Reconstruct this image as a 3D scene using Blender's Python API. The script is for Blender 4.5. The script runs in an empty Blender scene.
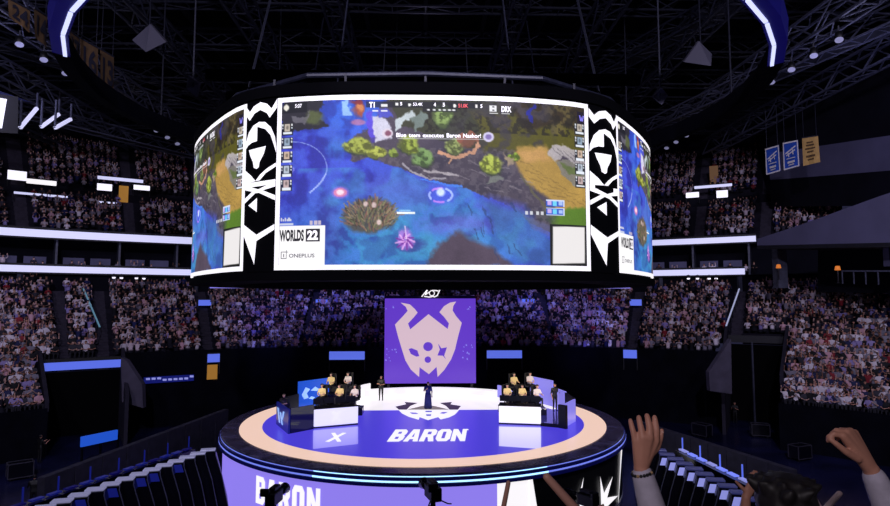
import bpy, bmesh, math, random
import numpy as np
from mathutils import Vector, Matrix, noise as mnoise
from mathutils.geometry import tessellate_polygon

random.seed(7)
rng = np.random.default_rng(7)
scene = bpy.context.scene
COL = scene.collection
PI = math.pi
CX, F = 425.0, 593.0

# ------------------------------------------------------------------ camera
CAM = Vector((0, -36, 7.0))
YAW, PITCH = math.radians(1.93), math.radians(4.5)
FW = Vector((math.sin(YAW) * math.cos(PITCH), math.cos(YAW) * math.cos(PITCH), math.sin(PITCH)))
RT = Vector((math.cos(YAW), -math.sin(YAW), 0))
UP = RT.cross(FW)
cam = bpy.data.cameras.new('camera')
cam.lens, cam.sensor_width, cam.clip_end = 36 * F / 890, 36, 400
camo = bpy.data.objects.new('camera', cam)
COL.objects.link(camo)
camo.matrix_world = Matrix((
    (RT.x, UP.x, -FW.x, CAM.x), (RT.y, UP.y, -FW.y, CAM.y), (RT.z, UP.z, -FW.z, CAM.z), (0, 0, 0, 1)))
scene.camera = camo


def ray(px, py):
    return FW + RT * ((px - 445) / F) - UP * ((py - 253) / F)


def at_y(px, py, Y):
    r = ray(px, py)
    return CAM + r * ((Y - CAM.y) / r.y)


def at_z(px, py, Z):
    r = ray(px, py)
    return CAM + r * ((Z - CAM.z) / r.z)


def at_d(px, py, d):
    return CAM + ray(px, py) * d


def proj(p):
    v = Vector(p) - CAM
    d = v.dot(FW)
    return (445 + F * v.dot(RT) / d, 253 - F * v.dot(UP) / d, d) if d > .1 else (-9999, 0, d)


# ------------------------------------------------------------------ materials
def lin(c):
    return tuple(((x / 255) / 12.92 if x / 255 <= .04045 else ((x / 255 + .055) / 1.055) ** 2.4) for x in c)


def mat(name, rgb, rough=.6, emit=None, es=1.0, metal=0.0, vary=0.0, scale=3.0, coat=0.0, spec=.5):
    m = bpy.data.materials.new(name)
    m.use_nodes = True
    nt = m.node_tree
    b = nt.nodes['Principled BSDF']
    c = lin(rgb)
    b.inputs['Base Color'].default_value = (*c, 1)
    b.inputs['Roughness'].default_value = rough
    b.inputs['Metallic'].default_value = metal
    b.inputs['Specular IOR Level'].default_value = spec
    if coat:
        b.inputs['Coat Weight'].default_value = coat
        b.inputs['Coat Roughness'].default_value = .04
    if emit:
        b.inputs['Emission Color'].default_value = (*lin(emit), 1)
        b.inputs['Emission Strength'].default_value = es
    if vary:
        t = nt.nodes.new('ShaderNodeTexCoord')
        n = nt.nodes.new('ShaderNodeTexNoise')
        n.inputs['Scale'].default_value = scale
        n.inputs['Detail'].default_value = 4
        r = nt.nodes.new('ShaderNodeValToRGB')
        r.color_ramp.elements[0].position, r.color_ramp.elements[1].position = .3, .7
        r.color_ramp.elements[0].color = (*[x * (1 - vary) for x in c], 1)
        r.color_ramp.elements[1].color = (*[min(1, x * (1 + vary)) for x in c], 1)
        nt.links.new(t.outputs['Object'], n.inputs['Vector'])
        nt.links.new(n.outputs['Fac'], r.inputs['Fac'])
        nt.links.new(r.outputs['Color'], b.inputs['Base Color'])
    return m


def attr_mat(name, attr, emission=False, strength=1.0, rough=.8):
    m = bpy.data.materials.new(name)
    m.use_nodes = True
    nt = m.node_tree
    b = nt.nodes['Principled BSDF']
    a = nt.nodes.new('ShaderNodeAttribute')
    a.attribute_name = attr
    b.inputs['Roughness'].default_value = rough
    if emission:
        b.inputs['Base Color'].default_value = (.01, .01, .01, 1)
        nt.links.new(a.outputs['Color'], b.inputs['Emission Color'])
        b.inputs['Emission Strength'].default_value = strength
    else:
        nt.links.new(a.outputs['Color'], b.inputs['Base Color'])
        b.inputs['Specular IOR Level'].default_value = .2
    return m


M = {}
M['black'] = mat('matte_black', (10, 10, 13), .55)
M['gloss'] = mat('gloss_black', (12, 12, 22), .18, vary=.3, scale=.6)
M['rim'] = mat('rim_deck', (78, 74, 100), .25, vary=.7, scale=1.4)  # lavender-grey reflection streaks put into the rim's colour noise
M['dark'] = mat('dark_grey_paint', (24, 24, 32), .6, vary=.25, scale=2)
M['steel'] = mat('dark_steel', (34, 36, 50), .5, vary=.3, scale=4)
M['steel2'] = mat('grey_steel', (70, 72, 90), .5, vary=.3, scale=4)
M['conc'] = mat('concrete_stand', (30, 28, 38), .9, vary=.25, scale=1.2, spec=.1)
M['stair'] = mat('concrete_stair', (58, 54, 66), .9, vary=.2, scale=3, spec=.1)
M['wall'] = mat('dark_wall', (18, 18, 28), .9, vary=.25, scale=.5, spec=.1)
M['greywall'] = mat('grey_blue_wall', (92, 90, 120), .8, vary=.12, scale=.4)
M['curtain'] = mat('black_curtain', (7, 8, 18), .9, vary=.4, scale=.8, spec=.08)
M['roof'] = mat('roof_deck', (10, 10, 16), .9, vary=.4, scale=.5, spec=.1)
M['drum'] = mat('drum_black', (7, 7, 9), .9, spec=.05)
M['tunnelwall'] = mat('tunnel_wall', (48, 46, 58), .9, vary=.2, scale=1, spec=.1)
M['floor'] = mat('arena_floor', (24, 26, 62), .25, vary=.5, scale=.4)
M['white_led'] = mat('white_led', (200, 200, 200), .4, (250, 246, 250), 1.0)
M['white_led2'] = mat('white_led_bright', (200, 200, 200), .4, (240, 236, 255), 1.15)
M['ribbon'] = mat('ribbon_led', (180, 180, 200), .4, (205, 205, 245), .95)
M['purple_led'] = mat('purple_led', (30, 15, 90), .35, (98, 58, 196), 1.0, vary=0)
M['beige_led'] = mat('beige_led', (90, 80, 80), .4, (212, 184, 200), 1.0)
M['floor_purple'] = mat('floor_violet_led', (20, 16, 60), .3, (76, 64, 216), .92, spec=.35)
M['floor_pad'] = mat('floor_pale_violet_led', (60, 60, 90), .3, (150, 142, 246), .92, spec=.35)
M['floor_pad2'] = mat('floor_pale_led', (60, 60, 90), .3, (206, 200, 250), .95, spec=.35)
M['floor_white'] = mat('floor_white_led', (120, 120, 120), .3, (246, 240, 248), .95)
M['floor_peach'] = mat('floor_peach_led', (120, 100, 90), .35, (245, 208, 190), .92)
M['floor_dark'] = mat('floor_dark_mark', (20, 16, 30), .5, (62, 46, 80), .8, spec=.1)
M['floor_text'] = mat('floor_white_text', (60, 60, 60), .5, (250, 248, 255), 1.0, spec=.1)
M['skirt'] = mat('skirt_lavender_led', (60, 55, 120), .35, (146, 128, 242), .95)
M['blue_line'] = mat('blue_light_line', (60, 70, 200), .3, (120, 136, 245), .95)
M['fascia'] = mat('deep_blue_fascia', (8, 10, 40), .2, (8, 10, 70), .5)
M['blue_line_hot'] = mat('bright_blue_light_line', (80, 160, 255), .3, (170, 226, 255), 1.7)
M['blue_sign'] = mat('blue_sign_led', (30, 50, 160), .4, (92, 112, 226), .9)
M['blue_panel'] = mat('blue_screen', (20, 50, 160), .25, (36, 88, 206), .8)
M['blue_dim'] = mat('dim_blue_panel', (14, 22, 90), .3, (24, 32, 130), .45)
M['lav_panel'] = mat('lavender_screen', (80, 80, 160), .3, (140, 132, 232), .85)
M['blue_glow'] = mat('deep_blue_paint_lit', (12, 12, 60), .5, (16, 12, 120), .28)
M['gold_lit'] = mat('amber_lit_doorway', (120, 90, 40), .6, (176, 122, 44), .6)
M['gold'] = mat('gold_cloth', (200, 160, 92), .8, vary=.1)
M['banner_blue'] = mat('blue_cloth', (24, 72, 170), .8, vary=.1)
M['banner_dark'] = mat('brown_gold_cloth', (96, 72, 44), .85, vary=.2)
M['digit'] = mat('dark_digit_cloth', (22, 22, 40), .85)
M['cream'] = mat('cream_cloth', (220, 215, 210), .8)
M['speaker'] = mat('pale_grey_panel', (96, 94, 108), .8)
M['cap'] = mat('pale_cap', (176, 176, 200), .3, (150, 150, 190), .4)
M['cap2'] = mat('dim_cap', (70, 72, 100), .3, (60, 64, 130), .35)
M['pad'] = mat('pale_blue_pad', (150, 155, 205), .25, (150, 155, 235), .65)
M['glass'] = mat('dark_glass', (16, 18, 48), .08, coat=.6)
M['ink'] = mat('dark_ink', (20, 20, 24), .5, (28, 26, 30), 1.0)
M['greyink'] = mat('grey_ink', (70, 70, 76), .5, (88, 86, 92), 1.0)
M['red_led'] = mat('red_led', (180, 40, 40), .5, (232, 92, 96), 1.0)
M['olive_led'] = mat('monitor_glow', (80, 80, 110), .4, (210, 190, 130), .9)
M['skin'] = mat('skin', (196, 140, 118), .55, vary=.08, scale=9)
M['skin_pale'] = mat('skin_pale', (216, 170, 152), .55)
M['skin_dark'] = mat('skin_brown', (138, 96, 76), .55)
M['hair'] = mat('dark_hair', (22, 18, 20), .6, vary=.3, scale=30)
M['hair_brown'] = mat('brown_hair', (64, 42, 32), .6)
M['nail'] = mat('nail', (214, 168, 152), .3)
M['sleeve'] = mat('light_grey_knit', (186, 180, 196), .85, vary=.08, scale=40)
M['trouser'] = mat('dark_trousers', (26, 26, 36), .85)
M['shoe'] = mat('shoe_black', (16, 16, 18), .5)
M['bead'] = mat('black_bead', (20, 20, 22), .3)
M['goldbead'] = mat('tan_bead', (170, 140, 100), .4)
M['stick'] = mat('tan_clapper', (188, 140, 122), .5, vary=.1)
M['orange'] = mat('orange_light', (160, 80, 30), .5, (214, 120, 50), .8)
M['screen'] = attr_mat('led_screen_pixels', 'pix', True, 1.12)
M['crowd'] = attr_mat('crowd_cloth', 'pix', False)
SHIRTS = {}
for nm, c in (('white', (222, 214, 224)), ('pale pink', (206, 160, 172)), ('grey', (128, 124, 138)), ('black', (22, 22, 28)),
              ('navy', (34, 40, 82)), ('lavender', (150, 136, 190)), ('red', (140, 40, 50)), ('charcoal', (52, 50, 60))):
    SHIRTS[nm] = mat('cloth_' + nm.replace(' ', '_'), c, .85)


# ------------------------------------------------------------------ mesh builder
class MB:
    def __init__(s):
        s.v, s.f, s.m, s.mats = [], [], [], []

    def mi(s, m):
        if m not in s.mats:
            s.mats.append(m)
        return s.mats.index(m)

    def add(s, vs, fs, m):
        o, k = len(s.v), s.mi(m)
        s.v += [tuple(v) for v in vs]
        for f in fs:
            s.f.append([i + o for i in f])
            s.m.append(k)
        return s

    def box(s, c, d, m, rz=0.0, rx=0.0):
        R = Matrix.Rotation(rz, 3, 'Z') @ Matrix.Rotation(rx, 3, 'X')
        c = Vector(c)
        vs = [c + R @ Vector((x * d[0] / 2, y * d[1] / 2, z * d[2] / 2)) for z in (-1, 1) for x, y in ((-1, -1), (1, -1), (1, 1), (-1, 1))]
        return s.add(vs, [[3, 2, 1, 0], [4, 5, 6, 7], [0, 1, 5, 4], [1, 2, 6, 5], [2, 3, 7, 6], [3, 0, 4, 7]], m)

    def cbox(s, c, d, m, rz=0.0, rx=0.0, ch=.02):
        """box with chamfered edges"""
        bm = bmesh.new()
        bmesh.ops.create_cube(bm, size=1)
        bmesh.ops.scale(bm, vec=d, verts=bm.verts)
        bmesh.ops.bevel(bm, geom=bm.edges, offset=min(ch, min(d) * .3), segments=2, affect='EDGES', profile=.5)
        R = Matrix.Translation(c) @ Matrix.Rotation(rz, 4, 'Z') @ Matrix.Rotation(rx, 4, 'X')
        bm.transform(R)
        bm.verts.index_update()
        s.add([v.co for v in bm.verts], [[v.index for v in f.verts] for f in bm.faces], m)
        bm.free()
        return s

    def beam(s, a, b, m, w=.1, h=None, n=4):
        a, b = Vector(a), Vector(b)
        d = (b - a)
        if d.length < 1e-6:
            return s
        d.normalize()
        u = d.cross(Vector((0, 0, 1)))
        u = u.normalized() if u.length > .01 else Vector((1, 0, 0))
        w2 = d.cross(u)
        h = h or w
        vs = []
        for p in (a, b):
            for k in range(n):
                t = 2 * PI * (k + .5) / n
                vs.append(p + u * (math.cos(t) * w * .5 * (1.414 if n == 4 else 1)) + w2 * (math.sin(t) * h * .5 * (1.414 if n == 4 else 1)))
        fs = [[k, (k + 1) % n, n + (k + 1) % n, n + k] for k in range(n)] + [list(range(n))[::-1], list(range(n, 2 * n))]
        return s.add(vs, fs, m)

    def tube(s, pts, rs, m, n=10):
        """smooth tapering tube through points"""
        pts = [Vector(p) for p in pts]
        vs, fs = [], []
        u = None
        for i, p in enumerate(pts):
            d = (pts[min(i + 1, len(pts) - 1)] - pts[max(i - 1, 0)]).normalized()
            if u is None:
                u = d.orthogonal().normalized()
            u = (u - d * u.dot(d)).normalized()
            w = d.cross(u)
            r = rs[i] if isinstance(rs, (list, tuple)) else rs
            for k in range(n):
                t = 2 * PI * k / n
                vs.append(p + (u * math.cos(t) + w * math.sin(t)) * r)
            if i:
                o = (i - 1) * n
                for k in range(n):
                    fs.append([o + k, o + (k + 1) % n, o + n + (k + 1) % n, o + n + k])
        fs += [list(range(n))[::-1], list(range(len(vs) - n, len(vs)))]
        return s.add(vs, fs, m)

    def poly(s, pts2, fn, m):
        """flat polygon (concave allowed) mapped by fn(u, v) -> 3-D"""
        vs = [Vector((p[0], p[1], 0)) for p in pts2]
        tris = tessellate_polygon([vs])
        return s.add([fn(p.x, p.y) for p in vs], [list(t) for t in tris], m)

    def lathe(s, prof, m, n=32, c=(0, 0, 0), a0=0, a1=2 * PI):
        full = abs(a1 - a0 - 2 * PI) < 1e-6
        cnt = n if full else n + 1
        vs, fs = [], []
        for i in range(cnt):
            t = a0 + (a1 - a0) * i / n
            for r, z in prof:
                vs.append((c[0] + r * math.cos(t), c[1] + r * math.sin(t), c[2] + z))
        L = len(prof)
        for i in range(n):
            j = (i + 1) % cnt
            for k in range(L - 1):
                fs.append([i * L + k, j * L + k, j * L + k + 1, i * L + k + 1])
        return s.add(vs, fs, m)

    def obj(s, name, parent=None, smooth=False, origin=None):
        me = bpy.data.meshes.new(name)
        vs = s.v
        if origin is not None:
            vs = [(v[0] - origin[0], v[1] - origin[1], v[2] - origin[2]) for v in vs]
        me.from_pydata(vs, [], s.f)
        for m in s.mats:
            me.materials.append(m)
        me.polygons.foreach_set('material_index', s.m)
        if smooth:
            me.polygons.foreach_set('use_smooth', [True] * len(s.f))
        me.update()
        bm = bmesh.new()
        bm.from_mesh(me)
        if len(bm.faces) < 20000:
            bmesh.ops.recalc_face_normals(bm, faces=bm.faces)
            bm.to_mesh(me)
        bm.free()
        o = bpy.data.objects.new(name, me)
        COL.objects.link(o)
        if origin is not None:
            o.location = origin
        if parent:
            o.parent = parent
        return o


def tag(o, label, cat, group=None, kind=None):
    o['label'] = label
    o['category'] = cat
    if group:
        o['group'] = group
    if kind:
        o['kind'] = kind
    return o


def struct(o, label, cat='structure'):
    o['kind'] = 'structure'
    o['label'] = label
    o['category'] = cat
    return o


def empty(name, loc=(0, 0, 0), rz=0.0):
    o = bpy.data.objects.new(name, None)
    COL.objects.link(o)
    o.location = loc
    o.rotation_euler = (0, 0, rz)
    o.empty_display_size = .2
    return o


# text as 2-D triangles in a unit box
_TC = {}


def text2d(t, bold=.02):
    if (t, bold) in _TC:
        return _TC[(t, bold)]
    cu = bpy.data.curves.new('text', 'FONT')
    cu.body = t
    cu.size = 1
    cu.offset = bold
    cu.resolution_u = 4
    o = bpy.data.objects.new('text', cu)
    COL.objects.link(o)
    dg = bpy.context.evaluated_depsgraph_get()
    me = bpy.data.meshes.new_from_object(o.evaluated_get(dg))
    vs = np.array([v.co[:2] for v in me.vertices])
    fs = [list(p.vertices) for p in me.polygons]
    bpy.data.objects.remove(o)
    bpy.data.meshes.remove(me)
    bpy.data.curves.remove(cu)
    mn, mx = vs.min(0), vs.max(0)
    vs = (vs - mn) / (mx - mn)
    _TC[(t, bold)] = (vs, fs)
    return vs, fs


def add_text(mb, t, fn, x0, y0, x1, y1, m, bold=.02, shear=0.0):
    """letters filling the box x0..x1, y0..y1, mapped by fn"""
    vs, fs = text2d(t, bold)
    mb.add([fn(x0 + (x1 - x0) * v[0] + shear * v[1], y0 + (y1 - y0) * v[1]) for v in vs], fs, m)


BLOCK = {
    'B': [[(0, 0), (.8, 0), (1, .15), (1, .42), (.9, .5), (1, .58), (1, .85), (.8, 1), (0, 1)], [(.38, .2), (.62, .2), (.62, .38), (.38, .38)], [(.38, .62), (.62, .62), (.62, .8), (.38, .8)]],
    'A': [[(0, 0), (.34, 0), (.38, .18), (.62, .18), (.66, 0), (1, 0), (.74, 1), (.26, 1)], [(.42, .36), (.58, .36), (.5, .72)]],
    'R': [[(0, 0), (.36, 0), (.36, .34), (.48, .34), (.63, 0), (1, 0), (.84, .42), (1, .55), (1, .85), (.82, 1), (0, 1)], [(.37, .56), (.63, .56), (.63, .79), (.37, .79)]],
    'O': [[(.2, 0), (.8, 0), (1, .2), (1, .8), (.8, 1), (.2, 1), (0, .8), (0, .2)], [(.38, .22), (.62, .22), (.62, .78), (.38, .78)]],
    'N': [[(0, 0), (.32, 0), (.32, .5), (.66, 0), (1, 0), (1, 1), (.68, 1), (.68, .5), (.34, 1), (0, 1)]]}


def add_block(mb, t, fn, x0, y0, x1, y1, m, shear=0.0, gap=.07):
    n = len(t)
    w = (1 - gap * (n - 1) / n) / n
    for i, ch_ in enumerate(t):
        u0 = i * (w + gap / n)
        loops = [[Vector((u0 + w * x, y, 0)) for x, y in lp] for lp in BLOCK[ch_]]
        flat = [p for lp in loops for p in lp]
        tris = tessellate_polygon(loops)
        mb.add([fn(x0 + (x1 - x0) * p.x + shear * p.y, y0 + (y1 - y0) * p.y) for p in flat], [list(q) for q in tris], m)


# ------------------------------------------------------------------ bodies: unions of tapered capsules remeshed into one skin
_sph = None


def sphere_pts(c, r, n=8):
    global _sph
    if _sph is None:
        _sph = [Vector((math.sin(p) * math.cos(t), math.sin(p) * math.sin(t), math.cos(p)))
                for p in [PI * k / 6 for k in range(7)] for t in [2 * PI * j / 10 for j in range(10)]]
    if isinstance(r, (tuple, list)):
        return [Vector(c) + Vector((q.x * r[0], q.y * r[1], q.z * r[2])) for q in _sph]
    return [Vector(c) + q * r for q in _sph]


def hull(bm, pts):
    vs = [bm.verts.new(p) for p in pts]
    res = bmesh.ops.convex_hull(bm, input=vs)
    bad = [v for v in vs if v.is_valid and not v.link_faces]
    bmesh.ops.delete(bm, geom=bad, context='VERTS')


def fused(prims, voxel, smooth=3, dec=None):
    """prims: list of [(point, radius), ...] hulls -> mesh"""
    bm = bmesh.new()
    for pr in prims:
        pts = []
        for c, r in pr:
            pts += sphere_pts(c, r)
        hull(bm, pts)
    me = bpy.data.meshes.new('body')
    bm.to_mesh(me)
    bm.free()
    o = bpy.data.objects.new('body', me)
    COL.objects.link(o)
    a = o.modifiers.new('r', 'REMESH')
    a.mode, a.voxel_size = 'VOXEL', voxel
    b = o.modifiers.new('s', 'SMOOTH')
    b.factor, b.iterations = .5, smooth
    if dec:
        d = o.modifiers.new('d', 'DECIMATE')
        d.ratio = dec
    dg = bpy.context.evaluated_depsgraph_get()
    out = bpy.data.meshes.new_from_object(o.evaluated_get(dg))
    bpy.data.objects.remove(o)
    bpy.data.meshes.remove(me)
    out.polygons.foreach_set('use_smooth', [True] * len(out.polygons))
    return out


def segd(p, a, b):
    ab = b - a
    t = max(0, min(1, (p - a).dot(ab) / max(1e-9, ab.length_squared)))
    return (p - a - ab * t).length


def figure(pose, voxel=.022, dec=None, dress=False):
    """pose: dict of joints (person facing +Y, feet at z=0). Returns mesh with slots skin, shirt, trousers, hair, shoe"""
    J = {k: Vector(v) for k, v in pose.items()}
    pr, bones = [], []

    def cap(a, ra, b, rb, tagname, extra=0):
        pr.append([(J[a] if isinstance(a, str) else a, ra), (J[b] if isinstance(b, str) else b, rb)])
        bones.append((J[a] if isinstance(a, str) else a, J[b] if isinstance(b, str) else b, tagname, max(ra, rb) if not isinstance(ra, tuple) else ra[0]))
    hip, ch, nk, hd = J['hip'], J['chest'], J['neck'], J['head']
    side = Vector((1, 0, 0)) if 'side' not in J else J['side']
    pr.append([(hip + side * .09, .095), (hip - side * .09, .095), ((hip + ch) / 2 + side * .07, .085), ((hip + ch) / 2 - side * .07, .085)])
    pr.append([((hip + ch) / 2 + side * .07, .085), ((hip + ch) / 2 - side * .07, .085), (ch + side * .1, .1), (ch - side * .1, .1)])
    pr.append([(ch + side * .1, .1), (ch - side * .1, .1), (J['shl'], .06), (J['shr'], .06), (nk - Vector((0, 0, .05)), .06)])
    bones.append((hip, (hip + ch) / 2, 'trouser' if not dress else 'shirt', .1))
    bones.append(((hip + ch) / 2, nk - Vector((0, 0, .07)), 'shirt', .16))
    bones.append((J['shl'], J['shr'], 'shirt', .07))
    cap('neck', .052, hd - Vector((0, 0, .06)), .055, 'skin')
    fwd = Vector((0, 1, 0)) if 'look' not in J else J['look'].normalized()
    pr.append([(hd + Vector((0, 0, .035)) - fwd * .012, (.078, .092, .085)), (hd - Vector((0, 0, .07)) + fwd * .03, (.05, .055, .045))])
    pr.append([(hd + fwd * .098 - Vector((0, 0, .015)), .014), (hd + fwd * .08 + Vector((0, 0, .025)), .012)])   # nose
    for s_ in (-1, 1):
        pr.append([(hd + side * (.082 * s_) - Vector((0, 0, .0)), (.014, .02, .03))])                            # ears
    bones.append((hd - Vector((0, 0, .08)), hd + Vector((0, 0, .05)), 'head', .09))
    for s_ in 'lr':
        cap('sh' + s_, .058, 'el' + s_, .043, 'shirt')
        cap('el' + s_, .042, 'wr' + s_, .03, 'arm')
        w, e = J['wr' + s_], J['el' + s_]
        d = (w - e).normalized()
        q = d.orthogonal().normalized()
        pr.append([(w, .03), (w + d * .08 + q * .02, .026), (w + d * .08 - q * .02, .026)])
        for k in range(4):
            pr.append([(w + d * .08 + q * (.03 * (k - 1.5) * .8), .011), (w + d * (.15 + .01 * (k in (1, 2))) + q * (.034 * (k - 1.5)), .009)])
        pr.append([(w + d * .03 + q * .025, .014), (w + d * .09 + q * .065, .010)])
        bones.append((w, w + d * .17, 'skin', .03))
        cap(hip + side * (.09 * (1 if s_ == 'r' else -1)), .09, 'kn' + s_, .062, 'trouser')
        cap('kn' + s_, .06, 'an' + s_, .042, 'trouser')
        an = J['an' + s_]
        pr.append([(an - Vector((0, 0, .03)), .045), (an + fwd * .13 - Vector((0, 0, .045)), .032)])
        bones.append((an - Vector((0, 0, .03)), an + fwd * .15 - Vector((0, 0, .045)), 'shoe', .04))
    if dress:
        pr.append([(hip + side * .09, .11), (hip - side * .09, .11), (Vector((hip.x, hip.y, .1)) + side * .17, .09), (Vector((hip.x, hip.y, .1)) - side * .17, .09)])
        bones.append((hip, Vector((hip.x, hip.y, .12)), 'shirt', .3))
    me = fused(pr, voxel, 2, dec)
    ids = {'skin': 0, 'arm': 0, 'shirt': 1, 'trouser': 2, 'hair': 3, 'shoe': 4}
    out = []
    for p in me.polygons:
        c = p.center
        best, t = 9, 'shirt'
        for a, b, tg, r in bones:
            d = segd(c, a, b) - r
            if d < best:
                best, t = d, tg
        if t == 'head':
            q = c - hd
            t = 'hair' if (q.z > .045 or (q.dot(fwd) < -.005 and q.z > -.06)) else 'skin'
        out.append(ids[t])
    me.materials.clear()
    for _ in range(5):
        me.materials.append(None)
    me.polygons.foreach_set('material_index', out)
    return me


def slots(me, skin, shirt, trouser, hair, shoe=None):
    for i, m in enumerate((skin, shirt, trouser, hair, shoe or M['shoe'])):
        me.materials[i] = m
    return me


def stand_pose(**kw):
    p = dict(hip=(0, 0, .92), chest=(0, 0, 1.27), neck=(0, 0, 1.47), head=(0, .02, 1.62), shl=(-.19, 0, 1.40), shr=(.19, 0, 1.40),
             ell=(-.25, -.02, 1.12), elr=(.25, -.02, 1.12), wrl=(-.25, .1, .88), wrr=(.25, .1, .88),
             knl=(-.1, .02, .49), knr=(.1, .02, .49), anl=(-.11, -.02, .075), anr=(.11, -.02, .075))
    p.update(kw)
    return p


def sit_pose(**kw):
    p = dict(hip=(0, 0, .52), chest=(0, .02, .87), neck=(0, .03, 1.07), head=(0, .06, 1.22), shl=(-.19, .02, 1.0), shr=(.19, .02, 1.0),
             ell=(-.26, .1, .76), elr=(.26, .1, .76), wrl=(-.1, .34, .72), wrr=(.1, .34, .72),
             knl=(-.13, .42, .52), knr=(.13, .42, .52), anl=(-.13, .44, .075), anr=(.13, .44, .075))
    p.update(kw)
    return p


# ------------------------------------------------------------------ the bowl of the arena
_cp = [(0, 66), (-8, 66), (-15, 65.6), (-25, 62), (-39, 53), (-48, 40), (-52, 24), (-53, 8), (-53, -2)]


def catmull(P, n=24):
    P = [Vector((*p, 0)) for p in P]
    out = []
    for i in range(len(P) - 1):
        a, b, c, d = P[max(i - 1, 0)], P[i], P[i + 1], P[min(i + 2, len(P) - 1)]
        for k in range(n):
            t = k / n
            out.append(.5 * ((2 * b) + (c - a) * t + (2 * a - 5 * b + 4 * c - d) * t * t + (3 * b - a - 3 * c + d) * t ** 3))
    out.append(P[-1])
    return [(p.x, p.y) for p in out]


_half = catmull(_cp)
_curve = np.array([(-x, y) for x, y in _half[::-1]][:-1] + _half)[::-1]      # left (x<0) first ... to right
_curve[:, 1] -= 36
_seg = np.r_[0, np.cumsum(np.hypot(*np.diff(_curve, axis=0).T))]
_S = _seg - _seg[-1] / 2
_tan = np.gradient(_curve, axis=0)
_tan /= np.linalg.norm(_tan, axis=1)[:, None]
_k = np.ones(15) / 15
_tan = np.stack([np.convolve(np.pad(_tan[:, i], 7, 'edge'), _k, 'valid') for i in range(2)], 1)
_tan /= np.linalg.norm(_tan, axis=1)[:, None]
_nor = np.stack([-_tan[:, 1], _tan[:, 0]], 1)       # outward
SMAX = _S[-1]


def bowl(s, off):
    x = np.interp(s, _S, _curve[:, 0]) + off * np.interp(s, _S, _nor[:, 0])
    y = np.interp(s, _S, _curve[:, 1]) + off * np.interp(s, _S, _nor[:, 1])
    return x, y


def bowl_n(s):
    return np.interp(s, _S, _nor[:, 0]), np.interp(s, _S, _nor[:, 1])


def s_at_px(px, off, z):
    ss = np.linspace(-SMAX * .97, SMAX * .97, 900)
    best, bs = 1e9, 0
    for s in ss:
        x, y = bowl(s, off)
        q = proj((x, y, z))
        if q[2] > 1 and abs(q[0] - px) < best:
            best, bs = abs(q[0] - px), s
    return float(bs)


# lower stand: rows
L_OFF0, L_PITCH, L_RISE, L_Z0, L_N = -18.0, .85, .41, -.4, 21
FLOOR_Z = -3.2


def l_row(k):
    return L_OFF0 + k * L_PITCH, L_Z0 + k * L_RISE


AISLE_PX = [60, 100, 203, 310, 545, 637, 738]
aisles = [s_at_px(p, -6, 5.5) for p in AISLE_PX]
bounds = [-SMAX * .93] + aisles + [SMAX * .93]
# tunnels cut the first rows: (section range s0,s1, rows removed)
tunL = (s_at_px(40, -12.4, 2.2), s_at_px(122, -12.4, 2.2))
tunR = (s_at_px(727, -10, 2.5), s_at_px(788, -10, 2.5))


def first_row(s):
    if tunL[0] - .3 < s < tunL[1] + .3:
        return 7
    if tunR[0] - .3 < s < tunR[1] + .3:
        return 11
    if tunL[1] < s < tunR[0]:
        return 7
    return 0


SN = ['far left end', 'left of the tunnel', 'left corner', 'left of the banner', 'behind the banner', 'right of the banner', 'right corner', 'right end']
stand_i = 0
for i in range(len(bounds) - 1):
    s0, s1 = bounds[i] + .5, bounds[i + 1] - .5
    n = max(4, int((s1 - s0) / 1.2))
    ss = np.linspace(s0, s1, n + 1)
    mb = MB()
    for j in range(n):
        sm = (ss[j] + ss[j + 1]) / 2
        k0 = first_row(sm)
        for k in range(k0, L_N):
            o0, z = l_row(k)
            pts = []
            for s in (ss[j], ss[j + 1]):
                for o_, zz in ((o0 - .42, z - L_RISE), (o0 - .42, z), (o0 + .43, z)):
                    x, y = bowl(s, o_)
                    pts.append((x, y, zz if not (k == k0 and zz < z) else max(FLOOR_Z, z - 2.2 if k0 == 0 else z - .9)))
            mb.add(pts, [[0, 3, 4, 1], [1, 4, 5, 2]], M['conc'])
    struct(mb.obj('lower_stand'), 'raked concrete tiers of the lower stand, ' + SN[min(i, 7)], 'stand')
# aisle stairs
for i, s in enumerate(aisles):
    mb = MB()
    for k in range(first_row(s), L_N):
        for h in (0, 1):
            o0, z = l_row(k)
            o0 += -.42 + h * .425
            z += -L_RISE / 2 + h * L_RISE / 2
            a, b = bowl(s - .52, o0), bowl(s + .52, o0)
            c, d = bowl(s + .52, o0 + .425), bowl(s - .52, o0 + .425)
            mb.add([(*a, z - .21), (*b, z - .21), (*b, z), (*a, z), (*c, z), (*d, z)], [[0, 1, 2, 3], [3, 2, 4, 5]], M['stair'])
    struct(mb.obj('aisle_stair'), 'grey aisle stair of the lower stand by ' + SN[min(i, 7)], 'stair')

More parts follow.
